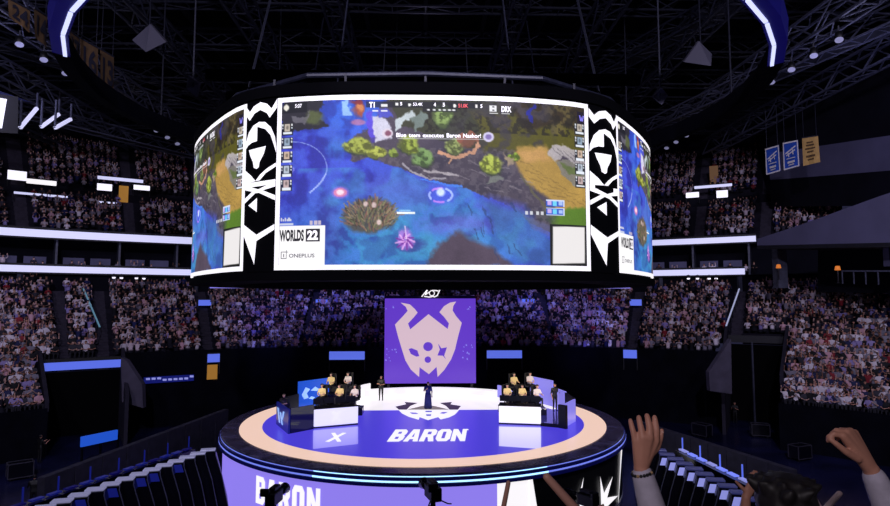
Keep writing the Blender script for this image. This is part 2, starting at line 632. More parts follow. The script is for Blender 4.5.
# front barrier of the stands (dark)
mb = MB()
ss = np.linspace(tunL[1], tunR[0], 60)
for a, b in zip(ss[:-1], ss[1:]):
    o_ = l_row(7)[0] - .95
    A, B = bowl(a, o_), bowl(b, o_)
    mb.add([(*A, FLOOR_Z), (*B, FLOOR_Z), (*B, l_row(7)[1] + .35), (*A, l_row(7)[1] + .35)], [[0, 1, 2, 3]], M['curtain'])
struct(mb.obj('wall_back'), 'black curtained wall below the far stand', 'wall')
for nm, r in (('wall_left', (bounds[0], tunL[0])), ('wall_right', (tunR[1], bounds[-1]))):
    mb = MB()
    ss = np.linspace(*r, 24)
    for a, b in zip(ss[:-1], ss[1:]):
        A, B = bowl(a, L_OFF0 - 1.05), bowl(b, L_OFF0 - 1.05)
        mb.add([(*A, FLOOR_Z), (*B, FLOOR_Z), (*B, L_Z0 + .35), (*A, L_Z0 + .35)], [[0, 1, 2, 3]], M['curtain'])
    struct(mb.obj(nm), 'black boards fronting the lower stand, ' + nm[5:], 'wall')

# upper stand
U_OFF0, U_PITCH, U_RISE, U_Z0, U_N = 3.2, .9, .56, 13.6, 25
U_GAP = (8, 9, 10)


def u_row(k):
    return U_OFF0 + k * U_PITCH, U_Z0 + k * U_RISE


u_aisle_px = [20, 128, 200, 702, 768]
u_aisles = [s_at_px(p, 8, 16) for p in u_aisle_px]
U_S0, U_S1 = -SMAX * .93, s_at_px(800, 10, 17.5)
ub = [U_S0] + u_aisles + [s_at_px(850, 10, 17.5)]
UN = ['nearest on the left', 'left by the white signs', 'left corner', 'behind the scoreboard', 'right corner', 'right under the hung banners']
for i in range(len(ub) - 1):
    s0, s1 = ub[i] + .45, ub[i + 1] - .45
    n = max(3, int((s1 - s0) / 1.6))
    ss = np.linspace(s0, s1, n + 1)
    mb = MB()
    for j in range(n):
        for k in range(U_N):
            o0, z = u_row(k)
            pts = []
            for s in (ss[j], ss[j + 1]):
                for o_, zz in ((o0 - .45, z - U_RISE), (o0 - .45, z), (o0 + .45, z)):
                    pts.append((*bowl(s, o_), zz))
            mb.add(pts, [[0, 3, 4, 1], [1, 4, 5, 2]], M['conc'])
    struct(mb.obj('upper_stand'), 'raked tiers of the upper stand, ' + UN[min(i, 5)], 'stand')
for i, s in enumerate(u_aisles):
    mb = MB()
    for k in range(U_N):
        o0, z = u_row(k)
        a, b, c, d = bowl(s - .5, o0 - .45), bowl(s + .5, o0 - .45), bowl(s + .5, o0 + .45), bowl(s - .5, o0 + .45)
        mb.add([(*a, z - U_RISE), (*b, z - U_RISE), (*b, z), (*a, z), (*c, z), (*d, z)], [[0, 1, 2, 3], [3, 2, 4, 5]], M['stair'])
    struct(mb.obj('aisle_stair'), 'grey aisle stair of the upper stand, ' + UN[min(i, 5)], 'stair')


def band(s0, s1, off, z0, z1, m, n=60, name='band', parent=None, thick=0.0):
    mb = MB()
    ss = np.linspace(s0, s1, n)
    for a, b in zip(ss[:-1], ss[1:]):
        A, B = bowl(a, off), bowl(b, off)
        if thick:
            C, D = bowl(b, off + thick), bowl(a, off + thick)
            mb.add([(*A, z0), (*B, z0), (*B, z1), (*A, z1), (*C, z0), (*D, z0), (*C, z1), (*D, z1)],
                   [[0, 1, 2, 3], [0, 1, 4, 5], [3, 2, 6, 7], [5, 4, 6, 7]], m)
        else:
            mb.add([(*A, z0), (*B, z0), (*B, z1), (*A, z1)], [[0, 1, 2, 3]], m)
    return mb.obj(name, parent)


sR = s_at_px(757, 1, 13)
# back walls
struct(band(bounds[0], bounds[-1], .1, 7.4, 9.5, M['wall'], 90, 'wall_suite_lower'), 'dark wall behind the top row of the lower stand', 'wall')
struct(band(U_S0, bounds[-1], 3.6, 9.3, 13.6, M['wall'], 90, 'wall_suite'), 'dark rear wall of the suite boxes', 'wall')
struct(band(U_S0, bounds[-1], 26.5, 20, 36, M['wall'], 90, 'wall_outer'), 'dark outer wall above the upper stand', 'wall')
# suite floor slab and ceiling slab
mb = MB()
ss = np.linspace(U_S0, bounds[-1], 90)
for a, b in zip(ss[:-1], ss[1:]):
    for z in (9.45, 13.1):
        A, B, C, D = bowl(a, -.3), bowl(b, -.3), bowl(b, 3.6), bowl(a, 3.6)
        mb.add([(*A, z), (*B, z), (*C, z), (*D, z)], [[0, 1, 2, 3]], M['dark'])
struct(mb.obj('suite_slab'), 'dark floor and ceiling slabs of the suite level', 'slab')
# suite partitions and railings
for side_, r in (('left', (U_S0, s_at_px(205, 0, 11))), ('right', (s_at_px(640, 0, 11), sR))):
    mb = MB()
    for s in np.arange(r[0], r[1], 5.2):
        a, b = bowl(s, .5), bowl(s, 3.6)
        mb.beam((*a, 11.2), (*b, 11.2), M['steel2'], .18, 3.4)
    for s in np.arange(r[0], r[1] - 4.5, 5.2):
        for q in (.6, 2.8):
            a, b = bowl(s + q, 1.6), bowl(s + q + 1.7, 1.6)
            mb.beam((*a, 10.6), (*b, 10.6), M['greywall'], .1, .9)
    struct(mb.obj('suite_partition'), f'grey partitions and low panels of the {side_} suite boxes', 'wall')
    mb = MB()
    for s in np.arange(r[0] + 2, r[1], 7.5):
        a = bowl(s, -.2)
        mb.beam((*a, 7.6), (*a, 9.3), M['steel2'], .35)
    struct(mb.obj('column'), f'short grey columns under the {side_} lower ribbon', 'column')

# LED ribbon boards
for nm, s0, s1, z0, z1, lab in (
        ('ribbon_board', U_S0, s_at_px(212, -.5, 13), 12.72, 13.42, 'upper white LED ribbon board curving along the left balcony'),
        ('ribbon_board', U_S0, s_at_px(212, -.5, 10), 9.5, 10.1, 'lower white LED ribbon board curving along the left balcony'),
        ('ribbon_board', s_at_px(636, -.5, 13), sR, 12.72, 13.3, 'upper white LED ribbon board along the right balcony'),
        ('ribbon_board', s_at_px(636, -.5, 10), s_at_px(745, -.5, 10), 9.5, 10.1, 'lower white LED ribbon board along the right balcony')):
    o = band(s0, s1, -.5, z0, z1, M['ribbon'], 50, nm, None, .25)
    tag(o, lab, 'led display')
    f = band(s0, s1, -.56, z0 - .14, z0, M['dark'], 50, 'lower_trim', o, .3)
    f = band(s0, s1, -.56, z1, z1 + .2, M['dark'], 50, 'upper_trim', o, .3)

# concourse wall in the upper stand gap with signs
for side_, r in (('left', (U_S0, s_at_px(200, 11, 18.5))), ('right', (s_at_px(655, 11, 18.5), U_S1))):
    ok, zk = u_row(9)
    struct(band(r[0], r[1], ok - .7, zk - .6, zk + .45, M['wall'], 40, 'concourse_wall', None, .2), f'dark parapet of the {side_} upper concourse', 'wall')


def bowl_panel(px0, px1, py0, py1, off, m, name, thick=.15, parent=None):
    """flat board standing on the bowl, facing in, given by its outline as seen"""
    z = 7.0
    for _ in range(6):
        s0, s1 = s_at_px(px0, off, z), s_at_px(px1, off, z)
        A = bowl((s0 + s1) / 2, off)
        d = proj((*A, z))[2]
        z = at_d((px0 + px1) / 2, (py0 + py1) / 2, d).z
    a, b = bowl(s0, off), bowl(s1, off)
    d = proj((*A, z))[2]
    h = abs(py1 - py0) / F * d * 1.02
    mb = MB()
    mb.beam((*a, z), (*b, z), m, thick, h)
    return mb.obj(name, parent), (a, b, z, h)


k = 0
for px0, px1, py0, py1, off, m, lab in (
        (8, 27, 171, 180, 9.6, 'white_led2', 'bright white sign board at the far left of the upper concourse'),
        (27, 57, 180, 184.5, 9.6, 'white_led', 'thin white light strip right of the far left concourse sign'),
        (14, 68, 194, 196, 8.6, 'ribbon', 'long thin light strip on the left parapet below the first sign'),
        (98, 142, 178, 181, 9.6, 'ribbon', 'thin light strip above the second left concourse sign'),
        (98, 113, 184, 190.5, 9.6, 'white_led2', 'white sign board beside the amber doorway on the left'),
        (134, 149, 185.5, 190, 9.6, 'white_led2', 'small white sign right of the amber doorway on the left'),
        (100, 119, 202, 203.5, 8.6, 'ribbon', 'short light strip on the parapet under the amber doorway'),
        (685, 699, 192.5, 197.5, 9.6, 'white_led2', 'white sign at the left end of the right concourse'),
        (695, 733, 185, 187.5, 9.6, 'ribbon', 'thin light strip above the right concourse signs'),
        (716, 727, 190.5, 197.5, 9.6, 'white_led2', 'white sign under the thin strip on the right concourse'),
        (842, 872, 188, 195.5, 8.6, 'white_led2', 'wide white display at the far right above the grey wedge'),
        (821, 825, 183, 194, 9.2, 'white_led2', 'narrow upright white panel left of the far right display')):
    o, q = bowl_panel(px0, px1, py0, py1, off, M[m], 'sign_board')
    a, b, z, h = q
    tag(o, lab, 'sign')
    for p in (a, b):
        mb = MB()
        mb.beam((*p, z - h / 2 - .7), (*p, z), M['dark'], .08)
        mb.obj('bracket', o)
    mb = MB()
    mb.beam((*a, z + h / 2 + .05), (*b, z + h / 2 + .05), M['dark'], .2, .08)
    mb.obj('hood', o)
o, q = bowl_panel(118, 128, 186, 205, 10.2, M['gold_lit'], 'door_1')
struct(o, 'amber lit concourse doorway in the upper left stand', 'door')
o, q = bowl_panel(710, 719, 166, 184, 15, M['gold_lit'], 'door_2')
o.data.materials[0] = mat('amber_dim', (120, 90, 60), .7, (104, 76, 50), .5)
struct(o, 'dim amber stair opening in the upper right stand', 'door')

# ------------------------------------------------------------------ right hand wedge: side wall of the club deck
A0, A1 = at_d(757, 240, 50), at_d(960, 246, 34)


def wedge_pt(px, py):
    # point on the vertical plane through A0, A1
    r = ray(px, py)
    n = Vector((A1.y - A0.y, A0.x - A1.x, 0))
    t = (A0 - CAM).dot(n) / r.dot(n)
    return CAM + r * t


nrm = Vector((A1.y - A0.y, A0.x - A1.x, 0)).normalized()
if nrm.dot(A0 - CAM) < 0:
    nrm = -nrm


def slab(pts, m, depth, name, lab, cat='wall'):
    mb = MB()
    P = [wedge_pt(*p) for p in pts]
    n = len(P)
    vs = P + [p + nrm * depth for p in P]
    mb.add(vs, [list(range(n)), list(range(n, 2 * n))[::-1]] + [[i, (i + 1) % n, n + (i + 1) % n, n + i] for i in range(n)], m)
    return struct(mb.obj(name), lab, cat)


slab([(757, 239), (800, 225), (880, 196), (960, 170), (960, 241), (757, 245.5)], M['greywall'], 1.2, 'wall_right_wedge', 'grey sloping side wall of the club deck on the right')
slab([(757, 245.5), (960, 241), (960, 246), (757, 249)], M['dark'], 8, 'trim_1', 'dark underside edge of the right club deck', 'trim')
mb = MB()
P = [wedge_pt(757, 246) + nrm * 6, wedge_pt(960, 244) + nrm * 6, wedge_pt(960, 296) + nrm * 6, wedge_pt(757, 292) + nrm * 6]
mb.add(P, [[0, 1, 2, 3]], M['wall'])
struct(mb.obj('wall_right_recess'), 'dark wall in the recess under the right club deck', 'wall')
for px, w, lab in ((866, .55, 'pale bluish column under the right club deck, left one'), (888, .8, 'pale bluish column under the right club deck, at the picture edge'), (760, .8, 'grey column carrying the tip of the right club deck')):
    a, b = wedge_pt(px, 244) + nrm * 2, wedge_pt(px, 266 if px > 800 else 288) + nrm * 2
    mb = MB()
    mb.beam((b.x, b.y, b.z), (b.x, b.y, a.z), M['steel2' if px < 800 else 'greywall'], w)
    struct(mb.obj('column'), lab, 'column')
mb = MB()
for py, m in ((271, 'greywall'),):
    a, b = wedge_pt(842, py), wedge_pt(950, py)
    mb.beam(a, b, M['steel2'], .1)
    for t in np.linspace(0, 1, 9):
        p = a.lerp(b, t)
        mb.beam(p, p - Vector((0, 0, .9)), M['steel2'], .06)
tag(mb.obj('railing'), 'dark metal guard railing under the right club deck', 'railing')
# orange lamp in the recess, and a made-up one standing for a lit person
for px, py, lab in ((768, 268, 'orange lamp glowing in the recess near the column'), (826, 270, 'orange glow standing in for a lit person in the right recess')):
    p = wedge_pt(px, py) + nrm * 1.0
    mb = MB()
    mb.lathe([(.0, .32), (.14, .3), (.2, .0), (.0, -.02)], M['orange'], 12, p)
    mb.lathe([(.05, 0), (.05, -.9), (.2, -.95), (0, -.96)], M['dark'], 10, p)
    tag(mb.obj('table_lamp', None, True), lab, 'lamp')

# lounge band on the upper right
a, b = at_d(770, 180, 66), at_d(960, 165, 44)
mb = MB()
mb.add([a, b, b + Vector((0, 0, 3.0)), a + Vector((0, 0, 3.0))], [[0, 1, 2, 3]], M['greywall'])
mb.add([a - Vector((0, 0, 3)), b - Vector((0, 0, 3)), b, a], [[0, 1, 2, 3]], M['wall'])
mb.add([a + Vector((0, 0, 3.0)), b + Vector((0, 0, 3.0)), b + Vector((0, 0, 12)), a + Vector((0, 0, 9))], [[0, 1, 2, 3]], M['wall'])
struct(mb.obj('wall_right_lounge'), 'lit grey band of the lounge wall on the upper right', 'wall')

# ------------------------------------------------------------------ tunnels
for nm, r, k0, lab, pxs in (('vomitory_left', tunL, 7, 'left', (40, 121)), ('vomitory_right', tunR, 11, 'right', (728, 800))):
    o0, z0 = l_row(k0)
    mb = MB()
    for s in r:
        # wedge shaped side wall
        pts = []
        top = [(l_row(kk)[0] - .5, l_row(kk)[1] + .75) for kk in (0 if nm.endswith('left') else 3, k0)]
        A, B = bowl(s, top[0][0]), bowl(s, top[1][0])
        n = Vector((*bowl_n(s), 0))
        t = Vector((-n.y, n.x, 0)) * .12
        base = [Vector((*A, FLOOR_Z)), Vector((*B, FLOOR_Z)), Vector((*B, top[1][1])), Vector((*A, top[0][1]))]
        vs = [p - t for p in base] + [p + t for p in base]
        mb.add(vs, [[0, 1, 2, 3], [7, 6, 5, 4], [3, 2, 6, 7], [0, 3, 7, 4], [0, 1, 5, 4]], M['tunnelwall'])
    A, B = bowl(r[0], o0 - .6), bowl(r[1], o0 - .6)
    mb.add([(*A, FLOOR_Z), (*B, FLOOR_Z), (*B, z0 - .9), (*A, z0 - .9)], [[0, 1, 2, 3]], M['drum'])  # black plane standing in for the shade inside the tunnel
    struct(mb.obj('tunnel'), f'grey walled spectator tunnel cut into the {lab} stand', 'tunnel')
    o = band(r[0], r[1], o0 - .75, z0 - .75, z0 - .15, M['blue_sign' if lab == 'left' else 'dark'], 8, 'tunnel_sign' if lab == 'left' else 'lintel', None, .3)
    if lab == 'left':
        tag(o, 'long blue lit sign over the left spectator tunnel', 'sign')
        band(r[0], r[1], o0 - .8, z0 - .15, z0 + .1, M['black'], 8, 'hood', o, .4)
    else:
        struct(o, 'dark lintel over the right spectator tunnel', 'lintel')
        A, B = bowl(r[0] + 2.2, o0 - .7), bowl(r[0] + 2.2, o0 - .7)
        mb = MB()
        mb.beam((*A, FLOOR_Z), (*A, z0 - .7), M['steel2'], .12)
        struct(mb.obj('column'), 'thin pale post in the mouth of the right tunnel', 'column')

for nm, pts, d, lab in (('tunnel_flank', [(709, 372), (731, 339), (732, 394), (710, 391)], 43, 'pale grey sloping concrete flank left of the right tunnel'),
                        ('tunnel_flank', [(121, 358), (126, 360), (142, 384), (143, 408), (122, 402)], 43, 'pale grey sloping concrete flank right of the left tunnel')):
    P = [at_d(*q, d) for q in pts]
    P = [P[0]] + P[1:]
    mb = MB()
    n = len(P)
    bk = [p + Vector((0, .5, 0)) for p in P]
    mb.add(P + bk, [list(range(n)), list(range(n, 2 * n))[::-1]] + [[i, (i + 1) % n, n + (i + 1) % n, n + i] for i in range(n)], mat('flank_concrete', (84, 80, 96), .9, vary=.2, scale=1.2, spec=.1))
    struct(mb.obj(nm), lab, 'wall')
# small downlights under the lower ribbons
for k, (px, py) in enumerate(((114, 277), (121, 277.3), (136, 277.6), (143, 278), (689, 278), (697, 278), (708, 278), (715, 278))):
    s = s_at_px(px, -.7, 9.1)
    x, y = bowl(s, -.7)
    z = at_d(px, py, proj((x, y, 9.1))[2]).z
    mb = MB()
    mb.lathe([(0, -.16), (.14, -.14), (.16, 0)], M['white_led2'], 10, (x, y, z))
    o = mb.obj('downlight', None, True)
    tag(o, f'{["first", "second", "third", "fourth"][k % 4]} from the left of four small white downlights under the {"left" if k < 4 else "right"} ribbon', 'lamp')
    mb = MB()
    mb.lathe([(.17, 0), (.17, .3), (0, .3)], M['dark'], 10, (x, y, z))
    mb.beam((x, y, z + .3), (*bowl(s, .2), z + .34), M['dark'], .08)
    mb.obj('housing', o)

# small blue lit signs and lit openings along the far stand
for px0, px1, py0, py1, off, m, lab in (
        (330, 364, 351.5, 359.5, -13.1, 'blue_sign', 'wide blue sign over the tunnel left of the big banner'),
        (487, 521, 350.5, 358, -13.1, 'blue_sign', 'wide blue sign over the tunnel right of the big banner'),
        (207, 220, 354, 362, -13.1, 'blue_sign', 'small blue sign above the amber doorway on the left'),
        (623, 636, 350, 358, -13.1, 'blue_sign', 'small blue sign low on the right beside the aisle'),
        (199, 213, 300, 305.5, -5.0, 'blue_sign', 'small blue sign at the top of the far left aisle'),
        (316, 327, 299.5, 305, -5.0, 'blue_sign', 'small blue sign at the top of the aisle left of the banner'),
        (522, 534, 299, 304.5, -5.0, 'blue_sign', 'small blue sign at the top of the aisle right of the banner'),
        (629, 641, 299.5, 305.5, -5.0, 'blue_sign', 'small blue sign at the top of the far right aisle')):
    o, q = bowl_panel(px0, px1, py0, py1, off, M[m], 'aisle_sign')
    a, b, z, h = q
    mb = MB()
    for p in (a, b):
        mb.beam((*p, z - h / 2 - 1.0), (*p, z + h / 2), M['dark'], .08)
    mb.beam((*a, z + h / 2 + .06), (*b, z + h / 2 + .06), M['dark'], .3, .1)
    mb.obj('frame', o)
    tag(o, lab, 'sign')
o, q = bowl_panel(144, 194, 376, 382, -13.2, M['blue_dim'], 'light_board')
tag(o, 'dim blue board with small white lights on the curtained wall at left', 'light')
for t in np.linspace(.08, .95, 9):
    a, b, z, h = q
    mb = MB()
    x, y = a[0] + (b[0] - a[0]) * t, a[1] + (b[1] - a[1]) * t
    mb.cbox((x + .06, y - .12, z + (.12 if int(t * 20) % 2 else -.02)), (.3, .06, .16), M['pad'], ch=.02)
    mb.obj('lamp', o)
o, q = bowl_panel(208, 217, 365, 379, -13.1, M['gold_lit'], 'door_3')
struct(o, 'amber lit doorway in the curtained wall on the left', 'door')
for px0, px1, lab in ((330, 364, 'black panel for the shade in the tunnel mouth left of the banner'), (487, 521, 'black panel for the shade in the tunnel mouth right of the banner')):
    o, q = bowl_panel(px0, px1, 360, 384, -13.05, M['drum'], 'mouth_shade_left' if px0 < 400 else 'mouth_shade_right')  # flat black panel paints the shade of the opening
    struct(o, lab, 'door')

# lit stair rails
for pts, m, lab in ((((83, 303), (99, 328)), 'blue_line', 'teal lit handrail running down the left stand'),
                    (((739, 303), (727, 328)), 'ribbon', 'pale lit handrail running down the right stand')):
    P = []
    for (px, py), k in zip(pts, (18, 10)):
        o_, z_ = l_row(k)
        s = s_at_px(px, o_, z_ + 1.0)
        P.append(Vector((*bowl(s, o_), z_ + 1.05)))
    mb = MB()
    mb.beam(P[0], P[1], M['teal'] if 'teal' in M else M[m], .1)
    o = mb.obj('handrail')
    tag(o, lab, 'handrail')
    for t in np.linspace(0, 1, 7):
        p = P[0].lerp(P[1], t)
        mb = MB()
        mb.beam(p, p - Vector((0, 0, 1.05)), M['steel'], .05)
        mb.obj('post', o)
    o.data.materials[0] = mat('rail_glow', (80, 120, 140), .4, (104, 150, 176), .5) if m == 'blue_line' else mat('rail_pale', (150, 150, 170), .4, (170, 176, 215), .7)

# ------------------------------------------------------------------ floor, roof
mb = MB()
mb.add([(-62, -60, FLOOR_Z), (62, -60, FLOOR_Z), (62, 60, FLOOR_Z), (-62, 60, FLOOR_Z)], [[0, 1, 2, 3]], M['floor'])
struct(mb.obj('floor'), 'dark glossy arena floor around the stage', 'floor')
mb = MB()
mb.add([(-90, -70, 36), (90, -70, 36), (90, 75, 36), (-90, 75, 36)], [[0, 1, 2, 3]], M['roof'])
for x in np.arange(-84, 85, 6):
    mb.beam((x, -60, 35.7), (x, 74, 35.7), M['dark'], .4, .5)
struct(mb.obj('ceiling'), 'dark roof deck with purlins', 'ceiling')


def truss(name, a, b, w, h, lab, group, chord=.14, bay=2.2, m='steel'):
    a, b = Vector(a), Vector(b)
    d = (b - a)
    L = d.length
    d.normalize()
    sd = d.cross(Vector((0, 0, 1)))
    sd = sd.normalized() if sd.length > .01 else Vector((1, 0, 0))
    up = sd.cross(d)
    cs = [sd * (w / 2) + up * (h / 2), sd * (-w / 2) + up * (h / 2), sd * (-w / 2) - up * (h / 2), sd * (w / 2) - up * (h / 2)]
    mb = MB()
    for c in cs:
        mb.beam(a + c, b + c, M[m], chord)
    n = max(2, int(L / bay))
    for i in range(n):
        p, q = a + d * (L * i / n), a + d * (L * (i + 1) / n)
        for k in range(4):
            c0, c1 = cs[k], cs[(k + 1) % 4]
            if i % 2:
                c0, c1 = c1, c0
            mb.beam(p + c0, q + c1, M[m], chord * .55)
        mb.beam(p + cs[0], p + cs[1], M[m], chord * .5)
        mb.beam(p + cs[2], p + cs[3], M[m], chord * .5)
    o = mb.obj(name)
    tag(o, lab, 'truss', group)
    return o


ORD = ['first', 'second', 'third', 'fourth', 'fifth', 'sixth', 'seventh', 'eighth', 'ninth', 'tenth', 'eleventh', 'twelfth']
for sd_, sg in (('left', -1), ('right', 1)):
    for i, (x, z) in enumerate(((7, 29.5), (13.5, 28.5), (20.5, 27.5), (28, 26.5), (35, 25.8), (42, 25.5), (50, 26))):
        truss('roof_truss', (sg * x, -12, z), (sg * x, 44 - i * 2.2, z), 1.3, 1.7,
              f'{ORD[i]} lengthwise roof truss from the centre line, {sd_} side', 'lengthwise roof trusses', .17, m='steel2' if i in (3, 4) else 'steel')
for i, (y, z) in enumerate(((-3, 31), (3, 31), (9, 30.5), (16, 30.2), (23, 29.8), (30, 29.4), (37, 29))):
    truss('cross_truss', (-50, y, z), (50, y, z), 1.1, 1.5, f'{ORD[i]} cross truss under the roof counted from the near side', 'cross roof trusses', .15, 2.6)
# diagonal catwalks in the roof corners
for i, (a, b) in enumerate((((-56, -2, 26), (-24, 44, 25)), ((-48, -6, 28), (-14, 40, 28)), ((35, -8, 26.5), (20, 38, 25)), ((28, -12, 28), (8, 36, 28)))):
    o = truss('catwalk', a, b, 1.4, 1.2, f'{"inner" if i % 2 else "outer"} diagonal catwalk under the roof on the {"left" if i < 2 else "right"}', None, .13, 1.8, 'steel2' if i in (0, 2) else 'steel')
    mb = MB()
    mb.beam(Vector(a) - Vector((0, 0, .55)), Vector(b) - Vector((0, 0, .55)), M['dark'], 1.2, .06)
    mb.obj('walkway', o)
# spotlights clamped on the trusses
fx = 0


def fixture(p, lab, grp, aim=(0, 0, -1)):
    mb = MB()
    p = Vector(p)
    d = Vector(aim).normalized()
    mb.tube([p, p + d * .15, p + d * .75], [.12, .24, .3], M['black'], 10)
    o = mb.obj('spotlight', None, True)
    mb = MB()
    mb.beam(p - d * .05, p + Vector((0, 0, .45)), M['steel'], .08)
    mb.obj('clamp', o)
    mb = MB()
    mb.tube([p + d * .752, p + d * .77], [.26, .26], M['cap'], 12)
    mb.obj('lens', o)
    tag(o, lab, 'spotlight', grp)


for sd_, sg in (('left', -1), ('right', 1)):
    for i in range(12):
        fixture((sg * 28, 2 + i * 2.6, 25.1), f'{ORD[i]} spotlight from the near end under the fourth {sd_} roof truss', 'spotlights under the roof trusses', (-sg * .3, -.4, -1))

# ------------------------------------------------------------------ scoreboard
D0 = 24.0
_pp = [(0, 0), (.08, .001), (.16, .006), (.26, .026), (.325, .06), (.37, .108), (.405, .155), (.44, .205), (.487, .28), (.528, .36), (.552, .44), (.558, .52)]
_q = catmull(_pp, 12)
_q = _q + [(x, 1.04 - y) for x, y in _q[::-1][1:]]
_pr = np.array([(-x, y) for x, y in _q[::-1]][:-1] + _q)        # from back centre via left(-x), front, right, back
_pr = _pr * D0
_pr[:, 1] += D0 - 36
_pl = np.r_[0, np.cumsum(np.hypot(*np.diff(_pr, axis=0).T))]
_ps = _pl - _pl[-1] / 2
PMAX = _ps[-1]
_pt = np.gradient(_pr, axis=0)
_pt /= np.linalg.norm(_pt, axis=1)[:, None] + 1e-9
_pn = np.stack([_pt[:, 1], -_pt[:, 0]], 1)


def prof(s, off=0.0):
    x = np.interp(s, _ps, _pr[:, 0]) + off * np.interp(s, _ps, _pn[:, 0])
    y = np.interp(s, _ps, _pr[:, 1]) + off * np.interp(s, _ps, _pn[:, 1])
    return float(x), float(y)


Z_T = at_y(425, 95.5, D0 - 36).z
Z_B = at_y(425, 269.8, D0 - 36).z


def sb_s(px, z=None):
    best, bs = 1e9, 0
    for s in np.linspace(-PMAX * .5, PMAX * .5, 1500):
        x, y = prof(s)
        q = proj((x, y, z or (Z_T + Z_B) / 2))
        if (_hid(s)):
            continue
        if abs(q[0] - px) < best:
            best, bs = abs(q[0] - px), s
    return bs


def _hid(s):
    x, y = prof(s)
    n = (np.interp(s, _ps, _pn[:, 0]), np.interp(s, _ps, _pn[:, 1]))
    return n[0] * (x - CAM.x) + n[1] * (y - CAM.y) > 0


def strip(mb, s0, s1, z0, z1, off, m, n=None):
    n = n or max(2, int(abs(s1 - s0) / .4))
    ss = np.linspace(s0, s1, n + 1)
    vs, fs = [], []
    for s in ss:
        x, y = prof(s, off)
        vs += [(x, y, z0), (x, y, z1)]
    for i in range(n):
        fs.append([2 * i, 2 * i + 2, 2 * i + 3, 2 * i + 1])
    mb.add(vs, fs, m)


def ledge(mb, s0, s1, z, o0, o1, m, n=60):
    ss = np.linspace(s0, s1, n + 1)
    vs, fs = [], []
    for s in ss:
        vs += [(*prof(s, o0), z), (*prof(s, o1), z)]
    for i in range(n):
        fs.append([2 * i, 2 * i + 2, 2 * i + 3, 2 * i + 1])
    mb.add(vs, fs, m)


SB = empty('scoreboard', (0, 0, Z_B))
tag(SB, 'huge curved centre-hung scoreboard with wraparound game screens hanging over the stage', 'scoreboard')
SBO = (0, 0, Z_B)


def sbpart(mb, name, parent=None, smooth=False):
    o = mb.obj(name, None, smooth, SBO)
    if parent is None:
        o.location = (0, 0, 0)
        o.parent = SB
    else:
        o.location = (0, 0, 0)
        o.parent = parent
    return o


mb = MB()
strip(mb, -PMAX, PMAX, Z_B - .1, Z_T + .1, -.1, M['drum'], 160)
sbpart(mb, 'core_drum')
mb = MB()
strip(mb, -PMAX, PMAX, Z_B - .42, Z_B - .08, .12, M['drum'], 160)
ledge(mb, -PMAX, PMAX, Z_B - .08, .12, -.2, M['drum'], 160)
ledge(mb, -PMAX, PMAX, Z_B - .42, .12, -2.2, M['drum'], 160)
strip(mb, -PMAX, PMAX, Z_B - .42, Z_B + .6, -2.2, M['drum'], 160)
sbpart(mb, 'lower_rim')
mb = MB()
strip(mb, -PMAX, PMAX, Z_T + .08, Z_T + .55, .12, M['drum'], 160)
ledge(mb, -PMAX, PMAX, Z_T + .08, .12, -.2, M['drum'], 160)
ledge(mb, -PMAX, PMAX, Z_T + .55, .12, -3, M['drum'], 160)
sbpart(mb, 'upper_rim')
mb = MB()
ss = np.linspace(-PMAX, PMAX, 25)
mb.tube([(*prof(s, -.6), Z_T + 1.15) for s in np.linspace(-PMAX, PMAX, 17)], .12, M['steel'], 8)
for s in ss:
    mb.beam((*prof(s, -.6), Z_T + 1.1), (*prof(s, -.6), Z_T + .5), M['dark'], .1)
o = sbpart(mb, 'top_rail')
o['label'] = 'grey pipe rail round the top rim'
mb = MB()
for i in range(10):
    s = -PMAX + 2 * PMAX * (i + .5) / 10
    p = Vector((*prof(s, -1.5), Z_T + .7))
    mb.beam(p, (p.x * .8, p.y * .8, 27.4), M['steel'], .07)
for a in range(4):
    x = -9 + 6 * a
    mb.beam((x, -6, Z_T + 2.2), (x, 8, Z_T + 2.2), M['drum'], .25, .5)
for y in (-8, -5, -1, 4, 8):
    mb.beam((-10.5, y, Z_T + 2.3), (10.5, y, Z_T + 2.3), M['drum'], .25, .5)
sbpart(mb, 'hanging_frame')

sM0, sM1 = sb_s(276.5), sb_s(588.5)
sL1, sR0 = sb_s(246), sb_s(616.5)
LP = sM1 - sM0


# ---- painted game picture (LED pixels), photograph-like layout
def vnoise(h, w, cell):
    return .6 * vnoise1(h, w, cell) + .28 * vnoise1(h, w, cell / 2.3) + .12 * vnoise1(h, w, cell / 5.1)


def vnoise1(h, w, cell):
    cell = max(2.0, cell)
    g = rng.random((int(h / cell) + 3, int(w / cell) + 3))
    yy, xx = np.mgrid[0:h, 0:w] / cell
    y0, x0 = yy.astype(int), xx.astype(int)
    fy, fx = yy - y0, xx - x0
    fy, fx = fy * fy * (3 - 2 * fy), fx * fx * (3 - 2 * fx)
    return (g[y0, x0] * (1 - fx) + g[y0, x0 + 1] * fx) * (1 - fy) + (g[y0 + 1, x0] * (1 - fx) + g[y0 + 1, x0 + 1] * fx) * fy


